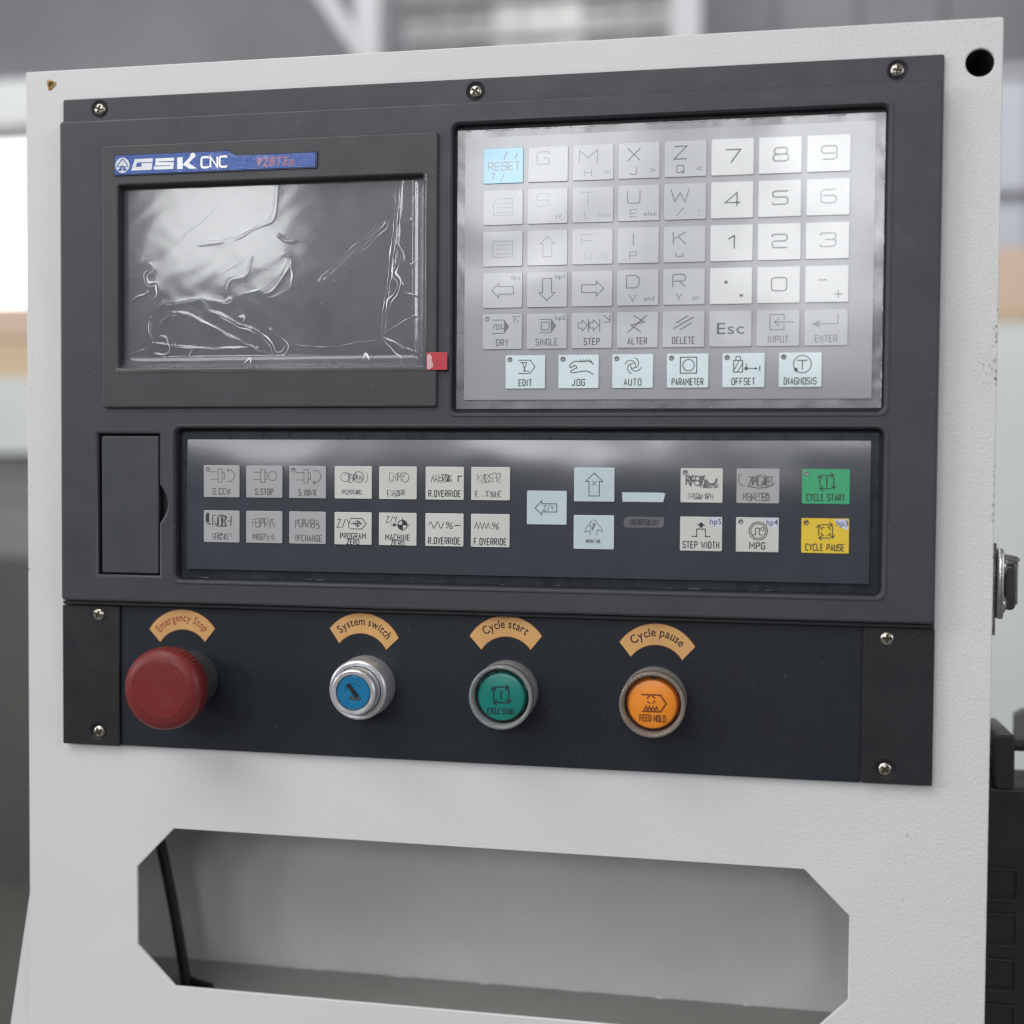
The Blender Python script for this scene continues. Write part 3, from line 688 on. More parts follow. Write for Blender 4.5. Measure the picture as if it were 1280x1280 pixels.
def doc(fold):
    I = Ink(); P = [(-4.6, -3.6), (4.6, -3.6), (4.6, 4), (-2.4 if fold else -4.6, 4), (-4.6, 2.2)] if fold else [(-4.6, -3.8), (4.6, -3.8), (4.6, 3.6), (-4.6, 3.6)]
    I.stroke(P, .4, True)
    for i in range(3): I.stroke([(-3.2, 1.9 - 2.1 * i), (4.0, 1.9 - 2.1 * i)], .34)
    return I
def lab(I, t, w=None, h=2.9, y=-5.0, sw=.36, x=0):
    return I.text(t, x, y, h, w, sw + .06, asp=.44, gap=.26)
def prog(I, x=0, y=2.2, w=4.4, solid=False):
    I.stroke([(x - w, y + 3.1), (x + w - 1.6, y + 3.1)], .36); I.stroke([(x - w, y - 3.1), (x + w - 1.6, y - 3.1)], .36)
    I.stroke([(x + w - 1.6, y + 3.1), (x + w + .7, y), (x + w - 1.6, y - 3.1)], .36)
    if solid: I.fill([(x + w - 1.7, y + 3.1), (x + w + .7, y), (x + w - 1.7, y - 3.1)])
    return I

rows = [128.05 - 19.27 * r for r in range(5)]; HH = 16.3
kx0 = 4.84; kp = 21.03
def kc(c, r): return kx0 + kp * c + KW / 2, rows[r] - HH / 2
reset = Ink(); reset.text('RESET', .3, -.2, 3.6, 15, .42, asp=.6)
reset.stroke([(.2, 3.0), (2.0, 6.6)], .5); reset.stroke([(5.6, 3.2), (6.6, 5.4)], .5); reset.stroke([(-5.6, -3.6), (-4.0, -3.6), (-5.0, -6)], .34); reset.stroke([(-1.2, -7.4), (.6, -3.4)], .34)
lt = {}
lt[0, 0] = (reset, 'key_cyan', 'ink', 'cyan blue reset key at the top corner of the keypad')
for (c, r, a, b, cr, sy, ik) in ((1, 0, 'G', None, None, None, 'ink_soft'), (2, 0, 'M', 'H', None, '=', 'ink_soft'), (3, 0, 'X', 'J', None, '>', 'ink'), (4, 0, 'Z', 'Q', None, '<', 'ink'),
    (1, 1, 'S', None, 'if', None, 'ink_pale'), (2, 1, 'T', 'L', 'then', None, 'ink_pale'), (3, 1, 'U', 'E', 'else', None, 'ink_soft'), (4, 1, 'W', '/', None, None, 'ink_soft'),
    (2, 2, 'F', 'N', None, None, 'ink_pale'), (3, 2, 'I', 'P', None, None, 'ink_soft'), (4, 2, 'K', '_', None, None, 'ink_soft'), (3, 3, 'D', 'V', 'and', None, 'ink_soft'), (4, 3, 'R', 'Y', 'or', None, 'ink_soft')):
    lt[c, r] = (big(a, b, cr, sy), 'key_grey', ik, 'grey key printed with a large letter ' + a)
lt[4, 1][0].stroke([(6.3, -4.2), (6.3, -4.6)], .4).stroke([(6.3, -6.1), (6.3, -6.6)], .4)
lt[2, 2][0].stroke([(3.6, -6.0), (3.6, -3.2)], .3).stroke([(5.4, -6.0), (5.4, -3.2)], .3).stroke([(6.6, -6.4), (6.6, -2.8)], .3)
for c, r, d in ((5, 0, '7'), (6, 0, '8'), (7, 0, '9'), (5, 1, '4'), (6, 1, '5'), (7, 1, '6'), (5, 2, '1'), (6, 2, '2'), (7, 2, '3'), (6, 3, '0')):
    lt[c, r] = (digit(d), 'key_white', 'ink_soft' if d in '63' else 'ink', 'white key printed with the digit ' + d)
I = Ink(); I.fill([(-3, 1), (-1.6, 1), (-1.6, 2.4), (-3, 2.4)]); I.text('*', 4.6, -4.4, 2.6, 2.2, .34); lt[5, 3] = (I, 'key_white', 'ink', 'white key with a dot and an asterisk')
I = Ink(); I.stroke([(-4.0, 1.8), (0, 1.8)], .5); I.stroke([(3.2, -4.6), (6.8, -4.6)], .42); I.stroke([(5, -6.4), (5, -4.8)], .42); I.stroke([(5, -4.4), (5, -2.8)], .42); lt[7, 3] = (I, 'key_white', 'ink', 'white key with minus and plus signs')
lt[0, 1] = (doc(True), 'key_grey', 'ink_pale', 'grey key with a folded page symbol'); lt[0, 2] = (doc(False), 'key_grey', 'ink_pale', 'grey key with a plain page symbol')
lt[1, 2] = (Ink().arrow(0, .6, 0, 1, 9.4, 7, 4), 'key_grey', 'ink_soft', 'grey key with an upward arrow')
lt[0, 3] = (Ink().arrow(0, 0, -1, 0, 10.2, 7, 3.3).glyphs('0pq', 6.2, 5.0, 2.7, 4.2), 'key_grey', 'ink', 'grey key with an arrow pointing toward the screen')
lt[1, 3] = (Ink().arrow(0, 0, 0, -1, 10.2, 7.6, 4).glyphs('hp1', 6.0, 5.0, 2.7, 4.2), 'key_grey', 'ink', 'grey key with a downward arrow')
lt[2, 3] = (Ink().arrow(.2, 0, 1, 0, 10.2, 7, 3.3), 'key_grey', 'ink', 'grey key with an arrow pointing away from the screen')
I = prog(Ink(), -1.2, 2.4, 3.6, True); I.stroke([(-4.5, 1.4), (-3.6, 3.5), (-2.6, 3.5), (-2.6, 1.2), (-1.6, 1.2), (-1.6, 3.4), (-.6, 3.4), (-.4, 1.4), (.8, 1.6)], .4); I.stroke([(4.6, 7), (8.6, 7)], .3); I.stroke([(5.4, 6.4), (5.4, 4.2)], .3).stroke([(5.8, 6.2), (8, 4.0)], .3)
lt[0, 4] = (lab(I, 'DRY', 5.6), 'key_grey', 'ink_soft', 'grey key printed DRY')
I = prog(Ink(), 0, 2.4, 3.6, True); I.stroke([(-2.6, .6), (1.2, .6), (1.2, 4.2), (-2.6, 4.2)], .4, True); I.glyphs('hp2', 6.4, 5.2, 3, 4.8)
lt[1, 4] = (lab(I, 'SINGLE', 10), 'key_grey', 'ink_soft', 'grey key printed SINGLE')
I = Ink()
for xx in (-4.2, 1.0): I.arrow(xx, 2.4, 1, 0, 4.4, 5.2, 2.2, .32).stroke([(xx + 2.7, 5.4), (xx + 2.7, -.6)], .34)
I.stroke([(5.4, 7), (8, 4.8)], .3).stroke([(8.4, 7.2), (8.4, 3.8), (5.4, 3.8)], .3)
lt[2, 4] = (lab(I, 'STEP', 7), 'key_grey', 'ink', 'grey key printed STEP')
I = Ink(); I.stroke([(-4.6, -1.2), (4.4, 6.8)], .42); I.stroke([(-1.8, 6.6), (3.2, 3.6), (-3.0, 2.2), (1.6, -.9)], .42)
lt[3, 4] = (lab(I, 'ALTER', 8.6), 'key_grey', 'ink', 'grey key printed ALTER')
I = Ink()
for a in ((-3.6, 2.8, 2.0, 6.2), (-4.6, .4, 4.6, 5.6), (-1.6, -.2, 3.6, 2.9)): I.stroke([(a[0], a[1]), (a[2], a[3])], .42)
lt[4, 4] = (lab(I, 'DELETE', 10), 'key_grey', 'ink', 'grey key printed DELETE')
lt[5, 4] = (Ink().glyphs('Esc', 0, -2.4, 7.4, 12.2), 'key_grey', 'ink', 'grey key printed Esc')
I = Ink(); I.stroke([(2.6, 3.4), (2.6, 6), (-3.6, 6), (-3.6, -.8), (2.6, -.8), (2.6, 1.6)], .42); I.stroke([(7.0, 2.6), (-1.4, 2.6)], .42); I.stroke([(.6, 4.6), (-1.6, 2.6), (.6, .8)], .42)
lt[6, 4] = (lab(I, 'INPUT', 9), 'key_grey', 'ink_soft', 'grey key printed INPUT')
I = Ink(); I.stroke([(5.0, 6), (5.0, 1.6), (-4, 1.6)], .5); I.fill([(-6.4, 1.6), (-2.6, 3.4), (-3.4, 1.6), (-2.6, -.2)])
lt[7, 4] = (lab(I, 'ENTER', 9.4), 'key_grey', 'ink_soft', 'grey key printed ENTER')
for (c, r), (I, mt, ik, lb_) in sorted(lt.items()):
    key(*kc(c, r), KW, HH, mt, None, I, None if (c, r) != (0, 4) else 'ink_pale', ik, label=lb_)
# bottom row of mode keys
modes = []
I = prog(Ink(), .3, 2.4, 3.6); I.stroke([(-2.6, 4.4), (.6, 4.4), (-.8, .4), (2, .4)], .34).stroke([(-1.4, 4.4), (.0, .4)], .34); modes.append((lab(I, 'EDIT', 5.9), 'EDIT'))
I = Ink(); I.stroke(rounded([(7, 3.2), (5, 5.0), (1, 4.6), (-2, 4.9), (-4.2, 3.0), (-4.0, 1.6), (-1.6, 3.0), (-.6, 1.8), (-3.6, .4), (-3.4, -.6), (0, -.2), (4, .4), (7, -1.4)], 1), .42)
for a in range(4): I.stroke([(.6 + a * 1.5, 5.6), (1.8 + a * 1.5, 4.2)], .34)
modes.append((lab(I, 'JOG', 5.8), 'JOG'))
I = Ink(); I.ring(.2, 2.5, 1.2, .36)
for a in (0, 90, 180, 270): I.ring(.2 + 1.2 * math.cos(math.radians(a + 90)), 2.5 + 1.2 * math.sin(math.radians(a + 90)), 2.5, .38, a - 60, a + 75, 12)
modes.append((lab(I, 'AUTO', 7.8), 'AUTO'))
I = Ink(); I.stroke([(-3.3, -1.1), (4.1, -1.1), (4.1, 6.1), (-3.3, 6.1)], .46, True); I.ring(.4, 2.5, 2.6, .42); modes.append((lab(I, 'PARAMETER', 14), 'PARAMETER'))
I = Ink(); I.stroke([(-4.4, -.8), (-.4, -.8), (-.4, 4.4), (-4.4, 4.4)], .44, True); I.stroke([(-3.4, 4.4), (-3.4, 6.2), (-1.4, 6.2), (-1.4, 4.4)], .4)
I.stroke([(-4.2, .2), (-2, 4.2)], .4).stroke([(-2.6, -.6), (-.6, 3)], .4).fill(circ(1.2, .8, .85, 12)).stroke([(1.2, .8), (1.2, 3)], .36).stroke([(1.2, .8), (6, .8)], .4).head(6.4, .8, 1, 0, 1.3).stroke([(7.2, -.4), (7.2, 2)], .46)
modes.append((lab(I, 'OFFSET', 10.2), 'OFFSET'))
I = Ink(); I.ring(.9, 2.5, 3.9, .44); I.stroke([(-1.4, 4.2), (3.2, 4.2)], .5).stroke([(.9, 4.0), (.9, .2)], .5).fill(circ(-1.9, .1, .9, 12)); modes.append((lab(I, 'DIAGNOSIS', 14), 'DIAGNOSIS'))
for i, (I, t_) in enumerate(modes):
    key(15.9 + 25.02 * i + KW / 2, 31.75 - 7.75, KW, 15.5, 'key_bluewhite', None, I, 'led', 'ink', label='bluish white mode key printed ' + t_)
# ---- lower control keys
HL = 15.65; ya = -20.4 - HL / 2; yb = -42.5 - HL / 2
cols = [-134.69, -112.64, -90.52, -67.54, -45.34, -22.42, -0.25]
def spindle(kind):
    I = Ink(); I.stroke([(-5.8, 4.6), (-1.8, 4.6)], .3).stroke([(-5.8, 1.0), (-1.8, 1.0)], .3).stroke([(-1.8, -.4), (.3, -.4), (.3, 6.0), (-1.8, 6.0)], .3, True).stroke([(.3, 1.2), (1.5, 1.2), (1.5, 4.4), (.3, 4.4)], .3, True)
    if kind == 0: I.ring(4.4, 2.8, 2.2, .3)
    elif kind == 1: I.ring(3.8, 2.8, 2.9, .34, -110, 110, 14).head(2.6, 5.7, -1, .3, 1.3)
    else: I.ring(3.8, 2.8, 2.9, .34, -110, 110, 14).head(2.4, .2, -1, .4, 1.5)
    return I
K1 = []
K1.append((0, ya, lab(spindle(1), 'S.CCW', 9, y=-4.9), 'low_grey', 'low_inksoft', 'led', 'key printed S.CCW'))
K1.append((1, ya, lab(spindle(0), 'S.STOP', 9, y=-4.9), 'low_grey', 'low_inksoft', None, 'key printed S.STOP'))
K1.append((2, ya, lab(spindle(2), 'S.', 1.6, y=-5.0, x=-3.6).scribble(1.6, -5.0, 6.4, 2.6, 3, 10), 'low_grey', 'low_inksoft', 'led', 'spindle key with half smeared print, third in the upper row'))
K1.append((3, ya, Ink().ring(-4, 2.6, 2.2, .28, 60, 330).stroke([(-4.6, 3.8), (-2, 4.4), (-1, 3.2)], .28).scribble(-.4, 2.4, 3, 4, 7, 6, .3).ring(2.8, 2.6, 2.6, .3).scribble(2.8, 2.5, 3.6, 2.6, 12, 6, .26).ring(2.8, 2.6, 4.4, .24, -40, 30, 8).scribble(-.4, -4.6, 10, 2.2, 5, 18, .26), 'low_key', 'low_inksoft', None, 'key with a smeared round symbol'))
K1.append((4, ya, Ink().scribble(-.6, 2.6, 7, 4, 21, 12, .28).ring(3.2, 2.6, 2.3, .28, -90, 120).scribble(-.8, -4.9, 8.6, 2.8, 8, 14, .3), 'low_key', 'low_inksoft', None, 'key with a smeared print, fifth in the upper row'))
K1.append((5, ya, lab(Ink().scribble(-2.4, 2.6, 8.5, 3.6, 31, 14, .3).text('%', 2.2, 2.4, 3, 2.2, .3).stroke([(6.6, .8), (6.6, 3.4), (8.4, 3.4)], .5), 'R.OVERRIDE', 15.4, y=-4.9), 'low_key', 'low_ink', None, 'upper key printed R.OVERRIDE'))
K1.append((6, ya, lab(Ink().scribble(-1.2, 2.6, 11, 4, 41, 15, .28), 'F.', 1.8, y=-5.0, x=-6.2).scribble(.6, -5.0, 9.6, 2.8, 42, 16, .28), 'low_key', 'low_inksoft', None, 'key with smeared print next to the arrows'))
K1.append((0, yb, Ink().fill([(-8.2, 2), (-6.4, 2), (-6.4, 6.4), (-7.6, 6.8), (-8.3, 5)]).stroke([(-7.6, 1.4), (-5.6, 1.0)], .6).scribble(0, 2.6, 9, 5, 51, 16, .5).scribble(.4, -4.8, 10, 3, 52, 16, .34), 'low_grey', 'low_ink', None, 'worn key with blotted print under the S.CCW key'))
K1.append((1, yb, Ink().scribble(0, 2.2, 12.5, 4.6, 61, 26, .3).scribble(0, -4.8, 11, 2.8, 62, 20, .3), 'low_grey', 'low_inksoft', None, 'worn key under the S.STOP key'))
K1.append((2, yb, lab(Ink().scribble(0, 2.0, 12.5, 4.2, 71, 28, .3).scribble(-4.6, -5.0, 3, 2.8, 72, 6, .28), 'CHANGE', 10, y=-5.1, x=2.2), 'low_grey', 'low_inksoft', None, 'key with a partly smeared CHANGE print'))
I = Ink().text('Z/Y', -4.6, 2.4, 3.9, 6.6, .36); I.stroke([(-1.4, 4.9), (4.4, 4.9), (6.6, 2.4), (4.4, -.2), (-1.4, -.2)], .36).ring(2.4, 2.4, 1.3, .34).fill([(2.4, 2.4), (3.6, 2.4), (2.4, 3.6)]).fill([(2.4, 2.4), (1.2, 2.4), (2.4, 1.2)]).stroke([(-1.4, 2.4), (5, 2.4)], .26).stroke([(2.4, .5), (2.4, 4.3)], .26).head(.9, 2.4, 1, 0, 1)
lab(I, 'PROGRAM', 12.6, 2.6, -3.6, .32); lab(I, 'ZERO', 6, 2.4, -6.4, .32); K1.append((3, yb, I, 'low_key', 'low_ink', None, 'key printed PROGRAM ZERO'))
I = Ink().text('Z/Y', -3.0, 4.6, 2.9, 5.4, .3); I.ring(2.4, 2.0, 2.3, .4).fill([(2.4, 2)] + [(2.4 + 2.3 * math.cos(t_ * math.pi / 12), 2 + 2.3 * math.sin(t_ * math.pi / 12)) for t_ in range(7)]).fill([(2.4, 2)] + [(2.4 - 2.3 * math.cos(t_ * math.pi / 12), 2 - 2.3 * math.sin(t_ * math.pi / 12)) for t_ in range(7)])
I.stroke([(-3.4, 2), (6, 2)], .3).stroke([(2.4, -1), (2.4, 5.6)], .3).head(-.2, 2, 1, 0, 2.0); lab(I, 'MACHINE', 11.8, 2.6, -3.9, .32); lab(I, 'ZERO', 6.4, 2.4, -6.6, .32); K1.append((4, yb, I, 'low_key', 'low_ink', None, 'key printed MACHINE ZERO'))
I = Ink(); I.stroke([(-7.6 + .35 * k, 2.2 + 1.5 * math.sin(k * .65)) for k in range(22)], .36).text('%', 2.4, 2.2, 2.9, 3.0, .34).stroke([(4.9, 2.2), (7.8, 2.2)], .4); K1.append((5, yb, lab(I, 'R.OVERRIDE', 15.4, 3, -5.2), 'low_key', 'low_ink', None, 'lower key printed R.OVERRIDE'))
I = Ink(); I.stroke([(-7.6 + .95 * k, 3.6 if k % 2 else .8) for k in range(9)], .36).text('%', 2.6, 2.2, 2.9, 3.2, .34); K1.append((6, yb, lab(I, 'F.OVERRIDE', 15.4, 3, -5.2), 'low_key', 'low_ink', None, 'key printed F.OVERRIDE'))
for c, y, I, mt, ik, ld, lb_ in K1:
    key(cols[c] + 9.3, y, 18.6, HL, mt, None, I, ld, ik, z0=-1.2 if y > -30 else -.2, label=lb_)
I = Ink().arrow(-.4, -.1, -1, 0, 10.2, 6.6, 3.6).text('Z/Y', .8, -.1, 2.4, 4.8, .24)
key(26.5 + 9.4, -31.3 - 7.9, 18.8, 15.8, 'low_arrow', None, I, None, 'low_ink', label='pale blue key with an arrow marked Z and Y')
I = Ink().arrow(0, 0, 0, 1, 10.6, 8, 4.6).text('X', 0, .6, 2.4, 2.2, .24)
key(48.64 + 9.4, ya, 18.8, 15.8, 'low_arrow', None, I, None, 'low_ink', z0=-1.2, label='pale blue key with an upward arrow marked X')
I = Ink().stroke([(0, 6), (3.4, 2.2), (4.0, .4), (1.6, 1.0), (1.4, -1.4)], .3).stroke([(-.8, 5.4), (-3.6, 1.8), (-4.2, 0), (-1.8, .8), (-1.6, -1.2)], .3).scribble(0, 2.2, 3.6, 3, 81, 6, .26).scribble(0, -4.2, 7, 1.4, 82, 12, .26)
key(48.64 + 9.4, yb, 18.8, 15.8, 'low_arrow', None, I, None, 'low_inksoft', label='pale blue key with smeared downward arrow print')
V, F = curve_mesh(rrect(-10, 10, -7.9, 7.9, .5, 3), [], 0, .3, .12, 1)
kk = add('key', [(v[0] + 80.9, v[1] - 39.4, v[2] - .2) for v in V], F, 'low_sheet', cp, True, angle=50); kk['label'] = 'key covered by a grey smear with a bright strip along its top'
I = Ink(); I.fill([(-9.7, 3.4), (9.0, 3.4), (9.9, 7.4), (8.2, 7.7), (-9.9, 7.7)]); I.make('bright_strip', 'low_arrow', kk, (80.9, -39.4), .13)
I = Ink(); I.fill([(-8.4, -8.6), (8.6, -8.4), (9.6, -6.8), (9.4, -3.6), (-6, -3.4), (-8.6, -4.2), (-9.2, -6.6)]); I.make('smear', 'low_inksoft', kk, (80.9, -39.4), .13)
I = Ink().scribble(.4, -6, 13, 2.6, 91, 18, .3); I.make('legend', 'low_ink', kk, (80.9, -39.4), .2)
I = Ink().scribble(-2.5, 2.4, 9, 4.6, 101, 10, .75).ring(4.4, 2.8, 2.3, .9, 180, 370, 10).scribble(3.4, -.4, 8, 1.6, 103, 10, .3).scribble(-.6, -5.0, 10.6, 2.6, 102, 16, .3)
key(97.74 + 9.5, ya, 19, HL, 'low_key', None, I, 'led', 'low_inksoft', z0=-1.2, label='key with thick smeared print and an indicator')
I = Ink().scribble(1, 2.2, 10.5, 4.6, 111, 18, .5).stroke([(-3.6, -.2), (0, -1), (4, -.6), (7.6, 1.4)], .5).ring(-5.8, 2.8, 3, .3, 120, 260, 8).scribble(-.2, -4.9, 12, 3.4, 112, 24, .34)
key(122.94 + 9.5, ya, 19, HL, 'low_grey', None, I, None, 'low_inksoft', z0=-1.2, label='dull grey key with smeared print above the MPG key')
I = Ink(); I.stroke([(-4.2, -1.2), (-2, -1.2), (-2, 2.2), (2, 2.2), (2, -1.2), (4.2, -1.2)], .44).fill([(0, 5.4), (1.9, 3.8), (.7, 3.8), (.7, 2.9), (-.7, 2.9), (-.7, 3.8), (-1.9, 3.8)])
key(97.74 + 9.5, yb, 19, HL, 'low_key', None, lab(I, 'STEP WIDTH', 16.2, 2.9, -5.0, .36), None, 'low_ink', patch='hp5', label='key printed STEP WIDTH')
I = Ink(); I.ring(.4, 1.7, 4.1, .36).ring(.4, 1.7, 3.3, .36).stroke([(-2, 0), (-.8, 0), (-.8, 3), (.9, 3), (.9, 0), (2.4, 0)], .36).ring(2.2, 2.6, .7, .3)
key(122.94 + 9.5, yb, 19, HL, 'low_key', None, lab(I, 'MPG', 6.8, 2.9, -5.0, .4), 'led', 'low_ink', patch='hp4', label='key printed MPG')
I = Ink().loop(.4, 2.0, 3.0, .4).stroke([(.4, -.4), (.4, 4.6)], .5)
key(151.88 + 10.4, ya, 20.8, HL, 'key_green', None, lab(I, 'CYCLE START', 16.4, 2.9, -4.9, .36), 'led', 'low_ink', z0=-1.2, label='green key printed CYCLE START')
I = Ink().loop(.2, 2.0, 3.0, .42)
for a in (45, 135, 225, 315): I.ring(.2, 2.0, 2.1, .4, a - 30, a + 30, 6)
key(151.88 + 10.4, yb, 20.8, HL, 'key_yellow', None, lab(I, 'CYCLE PAUSE', 16.8, 2.9, -5.2, .36), 'led_brown', 'low_ink', patch='hp3', label='yellow key printed CYCLE PAUSE')

# ------------------------------------------------------------------ screen with its raised surround and badge
ZP = 5.0
V, F = curve_mesh(rrect(-186, -16.1, 7.6, 136, 1.6), [rrect(-177.4, -22.9, 26.8, 116.4, 1.2)], -2.9, ZP, .9, 3)
add('screen_surround', V, F, 'pad', cp, True, angle=60)
sc_ = sheet('screen', -178.5, -21.5, 25.5, 118, lambda x, y: -1.2, 2, 2, 'screen', cp)
Pb = [(-179.2, 120.9), (-74.9, 120.9), (-74.6, 128.9), (-115.6, 128.9), (-119.4, 131.3), (-179.2, 131.3)]
slab('badge', Pb, ZP - .2, ZP + .5, 'navy', cp, bev=.15)
bd = [o for o in cp.children if o.name.startswith('badge')][0]
V, F = curve_mesh([(-178.6, 121.5), (-75.9, 121.5), (-75.6, 128.2), (-115.9, 128.2), (-119.7, 130.6), (-178.6, 130.6)], [], ZP + .3, ZP + .75, .1)
add('face', V, F, 'badge', bd, True, angle=40)
I = Ink(); I.fill(circ(-174.5, 125.9, 3.7, 28)); I.make('emblem', 'badge_white', bd, (0, 0), ZP + .8)
I = Ink(); e = (-174.5, 125.9)
I.stroke([(e[0], e[1] + 3.1), (e[0] - 3.0, e[1] - .4)], .5).stroke([(e[0] + .2, e[1] + 3.0), (e[0] + 2.9, e[1] - .1)], .5).stroke([(e[0] - 3.1, e[1] - .7), (e[0] + 3.1, e[1] - .7)], .4)
I.fill([(e[0], e[1] + .2), (e[0] - 2.7, e[1] - 2.6), (e[0] - .4, e[1] - 2.7)]).fill([(e[0], e[1] + .2), (e[0] + 2.7, e[1] - 2.6), (e[0] + .4, e[1] - 2.7)])
I.make('emblem_mark', 'badge', bd, (0, 0), ZP + .87)
I = Ink()
x, y = -169.6, 123.0; hh = 5.6
I.stroke([(x + 11, y + hh - .8), (x + 2.2, y + hh - .8), (x + .9, y + 1.0), (x + 9.6, y + 1.0), (x + 9.9, y + 2.7), (x + 5.2, y + 2.7)], 1.7)
x += 11.6
I.stroke([(x + 10.6, y + hh - .8), (x + 1.7, y + hh - .8), (x + 1.5, y + 2.9), (x + 9.6, y + 2.7), (x + 9.4, y + .9), (x + .0, y + .9)], 1.55)
x += 11.6
I.fill([(x + .6, y), (x + 3.4, y), (x + 3.4, y + hh), (x + .6, y + hh)]).fill([(x + 3.2, y + 1.8), (x + 6.9, y + hh - .2), (x + 9.4, y + hh - .2), (x + 6.6, y + 2.6), (x + 10.8, y - .1), (x + 6.8, y - .1), (x + 4.6, y + 1.4)]).fill(circ(x + 8.6, y + hh + .6, 1.35, 18))
I.text('CNC', -126.9, 125.7, 4.9, 12.8, 1.05, asp=.6)
I.make('lettering', 'badge_white', bd, (0, 0), ZP + .82)
I = Ink(); I.glyphs('928TEa', -95.9, 122.7, 6.0, 19.2, .16)
I.make('lettering', 'badge_red', bd, (0, 0), ZP + .82)

# ------------------------------------------------------------------ crumpled film over the screen, with its red pull tab
def pm(cx, cy):
    """a point of the traced crease drawing -> panel mm"""
    return (-178.9 + (cx - 5) * .1330 + (cx - 5) ** 2 * -.0000025, 117.2 - (cy - 25) * .1262 + (cy - 25) * (cx - 5) * .0000025)
CR = [[(38, 482), (70, 458), (110, 440)], [(78, 330), (125, 328), (130, 350), (98, 380), (110, 420), (150, 400), (160, 440), (130, 490), (120, 515)],
 [(150, 510), (165, 485), (230, 478), (330, 470), (410, 490), (440, 478)], [(120, 540), (125, 600), (135, 630), (112, 590), (120, 540)],
 [(150, 600), (165, 560), (200, 525), (260, 525), (330, 560), (420, 610), (500, 650), (560, 680), (612, 705)], [(330, 480), (350, 520), (410, 540), (480, 580), (540, 600), (600, 650), (620, 700), (655, 690), (665, 660), (600, 600)],
 [(130, 640), (200, 650), (300, 665), (420, 668), (550, 668)], [(160, 615), (185, 620), (205, 660), (180, 690), (135, 680)],
 [(400, 60), (410, 90), (370, 130), (340, 170), (300, 190), (240, 240), (170, 310), (130, 360)], [(620, 30), (610, 120), (600, 170), (530, 200), (460, 240), (400, 245), (310, 260)],
 [(410, 470), (415, 420), (430, 390), (500, 390), (520, 310)], [(640, 310), (665, 310), (670, 340), (630, 410), (590, 450), (560, 450)], [(665, 310), (685, 400), (680, 440), (600, 480), (560, 450)],
 [(790, 420), (800, 400), (880, 340), (990, 240), (1020, 205), (1060, 190), (1050, 210), (1000, 260), (900, 345), (800, 420)],
 [(1100, 30), (1090, 130), (1080, 260), (1065, 400), (1055, 480), (1045, 560), (1035, 630)], [(1085, 280), (1110, 330), (1075, 400), (1110, 440), (1065, 500), (1040, 600)],
 [(1035, 640), (1100, 670), (1160, 700)], [(1035, 630), (1100, 590), (1170, 560)], [(1040, 650), (1090, 700), (1120, 740)], [(20, 685), (130, 655)], [(670, 655), (830, 675), (960, 655), (1030, 645)],
 [(1170, 30), (1160, 130), (1170, 160)], [(1110, 200), (1140, 190)], [(1120, 470), (1175, 485)], [(500, 740), (520, 700), (530, 740)], [(965, 735), (975, 695), (990, 735)], [(270, 710), (300, 655)],
 [(1170, 350), (1130, 360), (1170, 370)], [(630, 235), (660, 260), (690, 262)], [(480, 550), (500, 545), (490, 580)], [(310, 190), (340, 240), (430, 250), (460, 300), (520, 330), (540, 360)], [(440, 480), (500, 455), (590, 430)], [(400, 380), (440, 360), (480, 330)]]
nx, ny = 860, 500
fx0, fx1, fy0, fy1 = -178.6, -21.0, 24.9, 116.2
CR += [[(a + 9 + 5 * math.sin(k), b + 7 - 4 * math.cos(2 * k)) for k, (a, b) in enumerate(CR[q])] for q in (1, 2, 4, 5, 7, 9, 10, 11, 14, 15, 18)]
gx = np.linspace(fx0, fx1, nx + 1); gy = np.linspace(fy0, fy1, ny + 1); X, Y = np.meshgrid(gx, gy)
H = np.zeros_like(X)
Xw = X + .06 * np.sin(Y * 1.9 + .7 * X); Yw = Y + .06 * np.sin(X * 1.7 - .6 * Y)
R = random.Random(3)
for ci, pl in enumerate(CR):
    P = [pm(*p) for p in pl]
    if ci in (1, 2, 4, 5, 6, 7, 9, 10, 14, 15, 12):      # a second, fainter fold runs beside the main one
        pass
    if len(P) > 2: P = rounded(P, 3.5)
    dmin = np.full(X.shape, 1e9)
    for a, b in zip(P[:-1], P[1:]):
        ax, ay = a; bx_, by = b; dx, dy = bx_ - ax, by - ay; L2 = dx * dx + dy * dy + 1e-9
        t_ = np.clip(((Xw - ax) * dx + (Yw - ay) * dy) / L2, 0, 1)
        dmin = np.minimum(dmin, np.hypot(Xw - ax - t_ * dx, Yw - ay - t_ * dy))
    sg = R.uniform(.28, .42); hgt = R.uniform(.20, .38)
    if ci in (13,): sg, hgt = .26, .10
    if ci in (19, 20): sg, hgt = .26, .07
    if ci in (8, 9, 10, 11, 12, 30, 31, 32): sg, hgt = .5, .03
    if ci in (14, 15, 21): sg, hgt = .5, .10
    sg, hgt = sg + .35, min(hgt, .3) * .22
    mod_ = .7 + .3 * np.sin(X * .3 + ci) * np.sin(Y * .4 + 2 * ci)
    H = np.maximum(H, hgt * mod_ * np.exp(-(dmin / sg) ** 2)) + .010 * np.exp(-(dmin / 2.6) ** 2)
H += .010 * np.sin(X * .35 + 1.3 * np.sin(Y * .21)) * np.sin(Y * .4 + np.sin(X * .17)) + .012 * np.sin(X * .07 + 1) * np.sin(Y * .09)
zg = -.9
rise_r = np.clip((X - (-30.)) / 8.2, 0, 1) ** 2 * 6.3
rise_b = np.clip((33.5 - Y) / 6.9, 0, 1) ** 2 * 6.3
Z = zg + np.maximum(rise_r, rise_b) + H
me = bpy.data.meshes.new('film_sheet')
O = np.array([-100., 70., 0.])
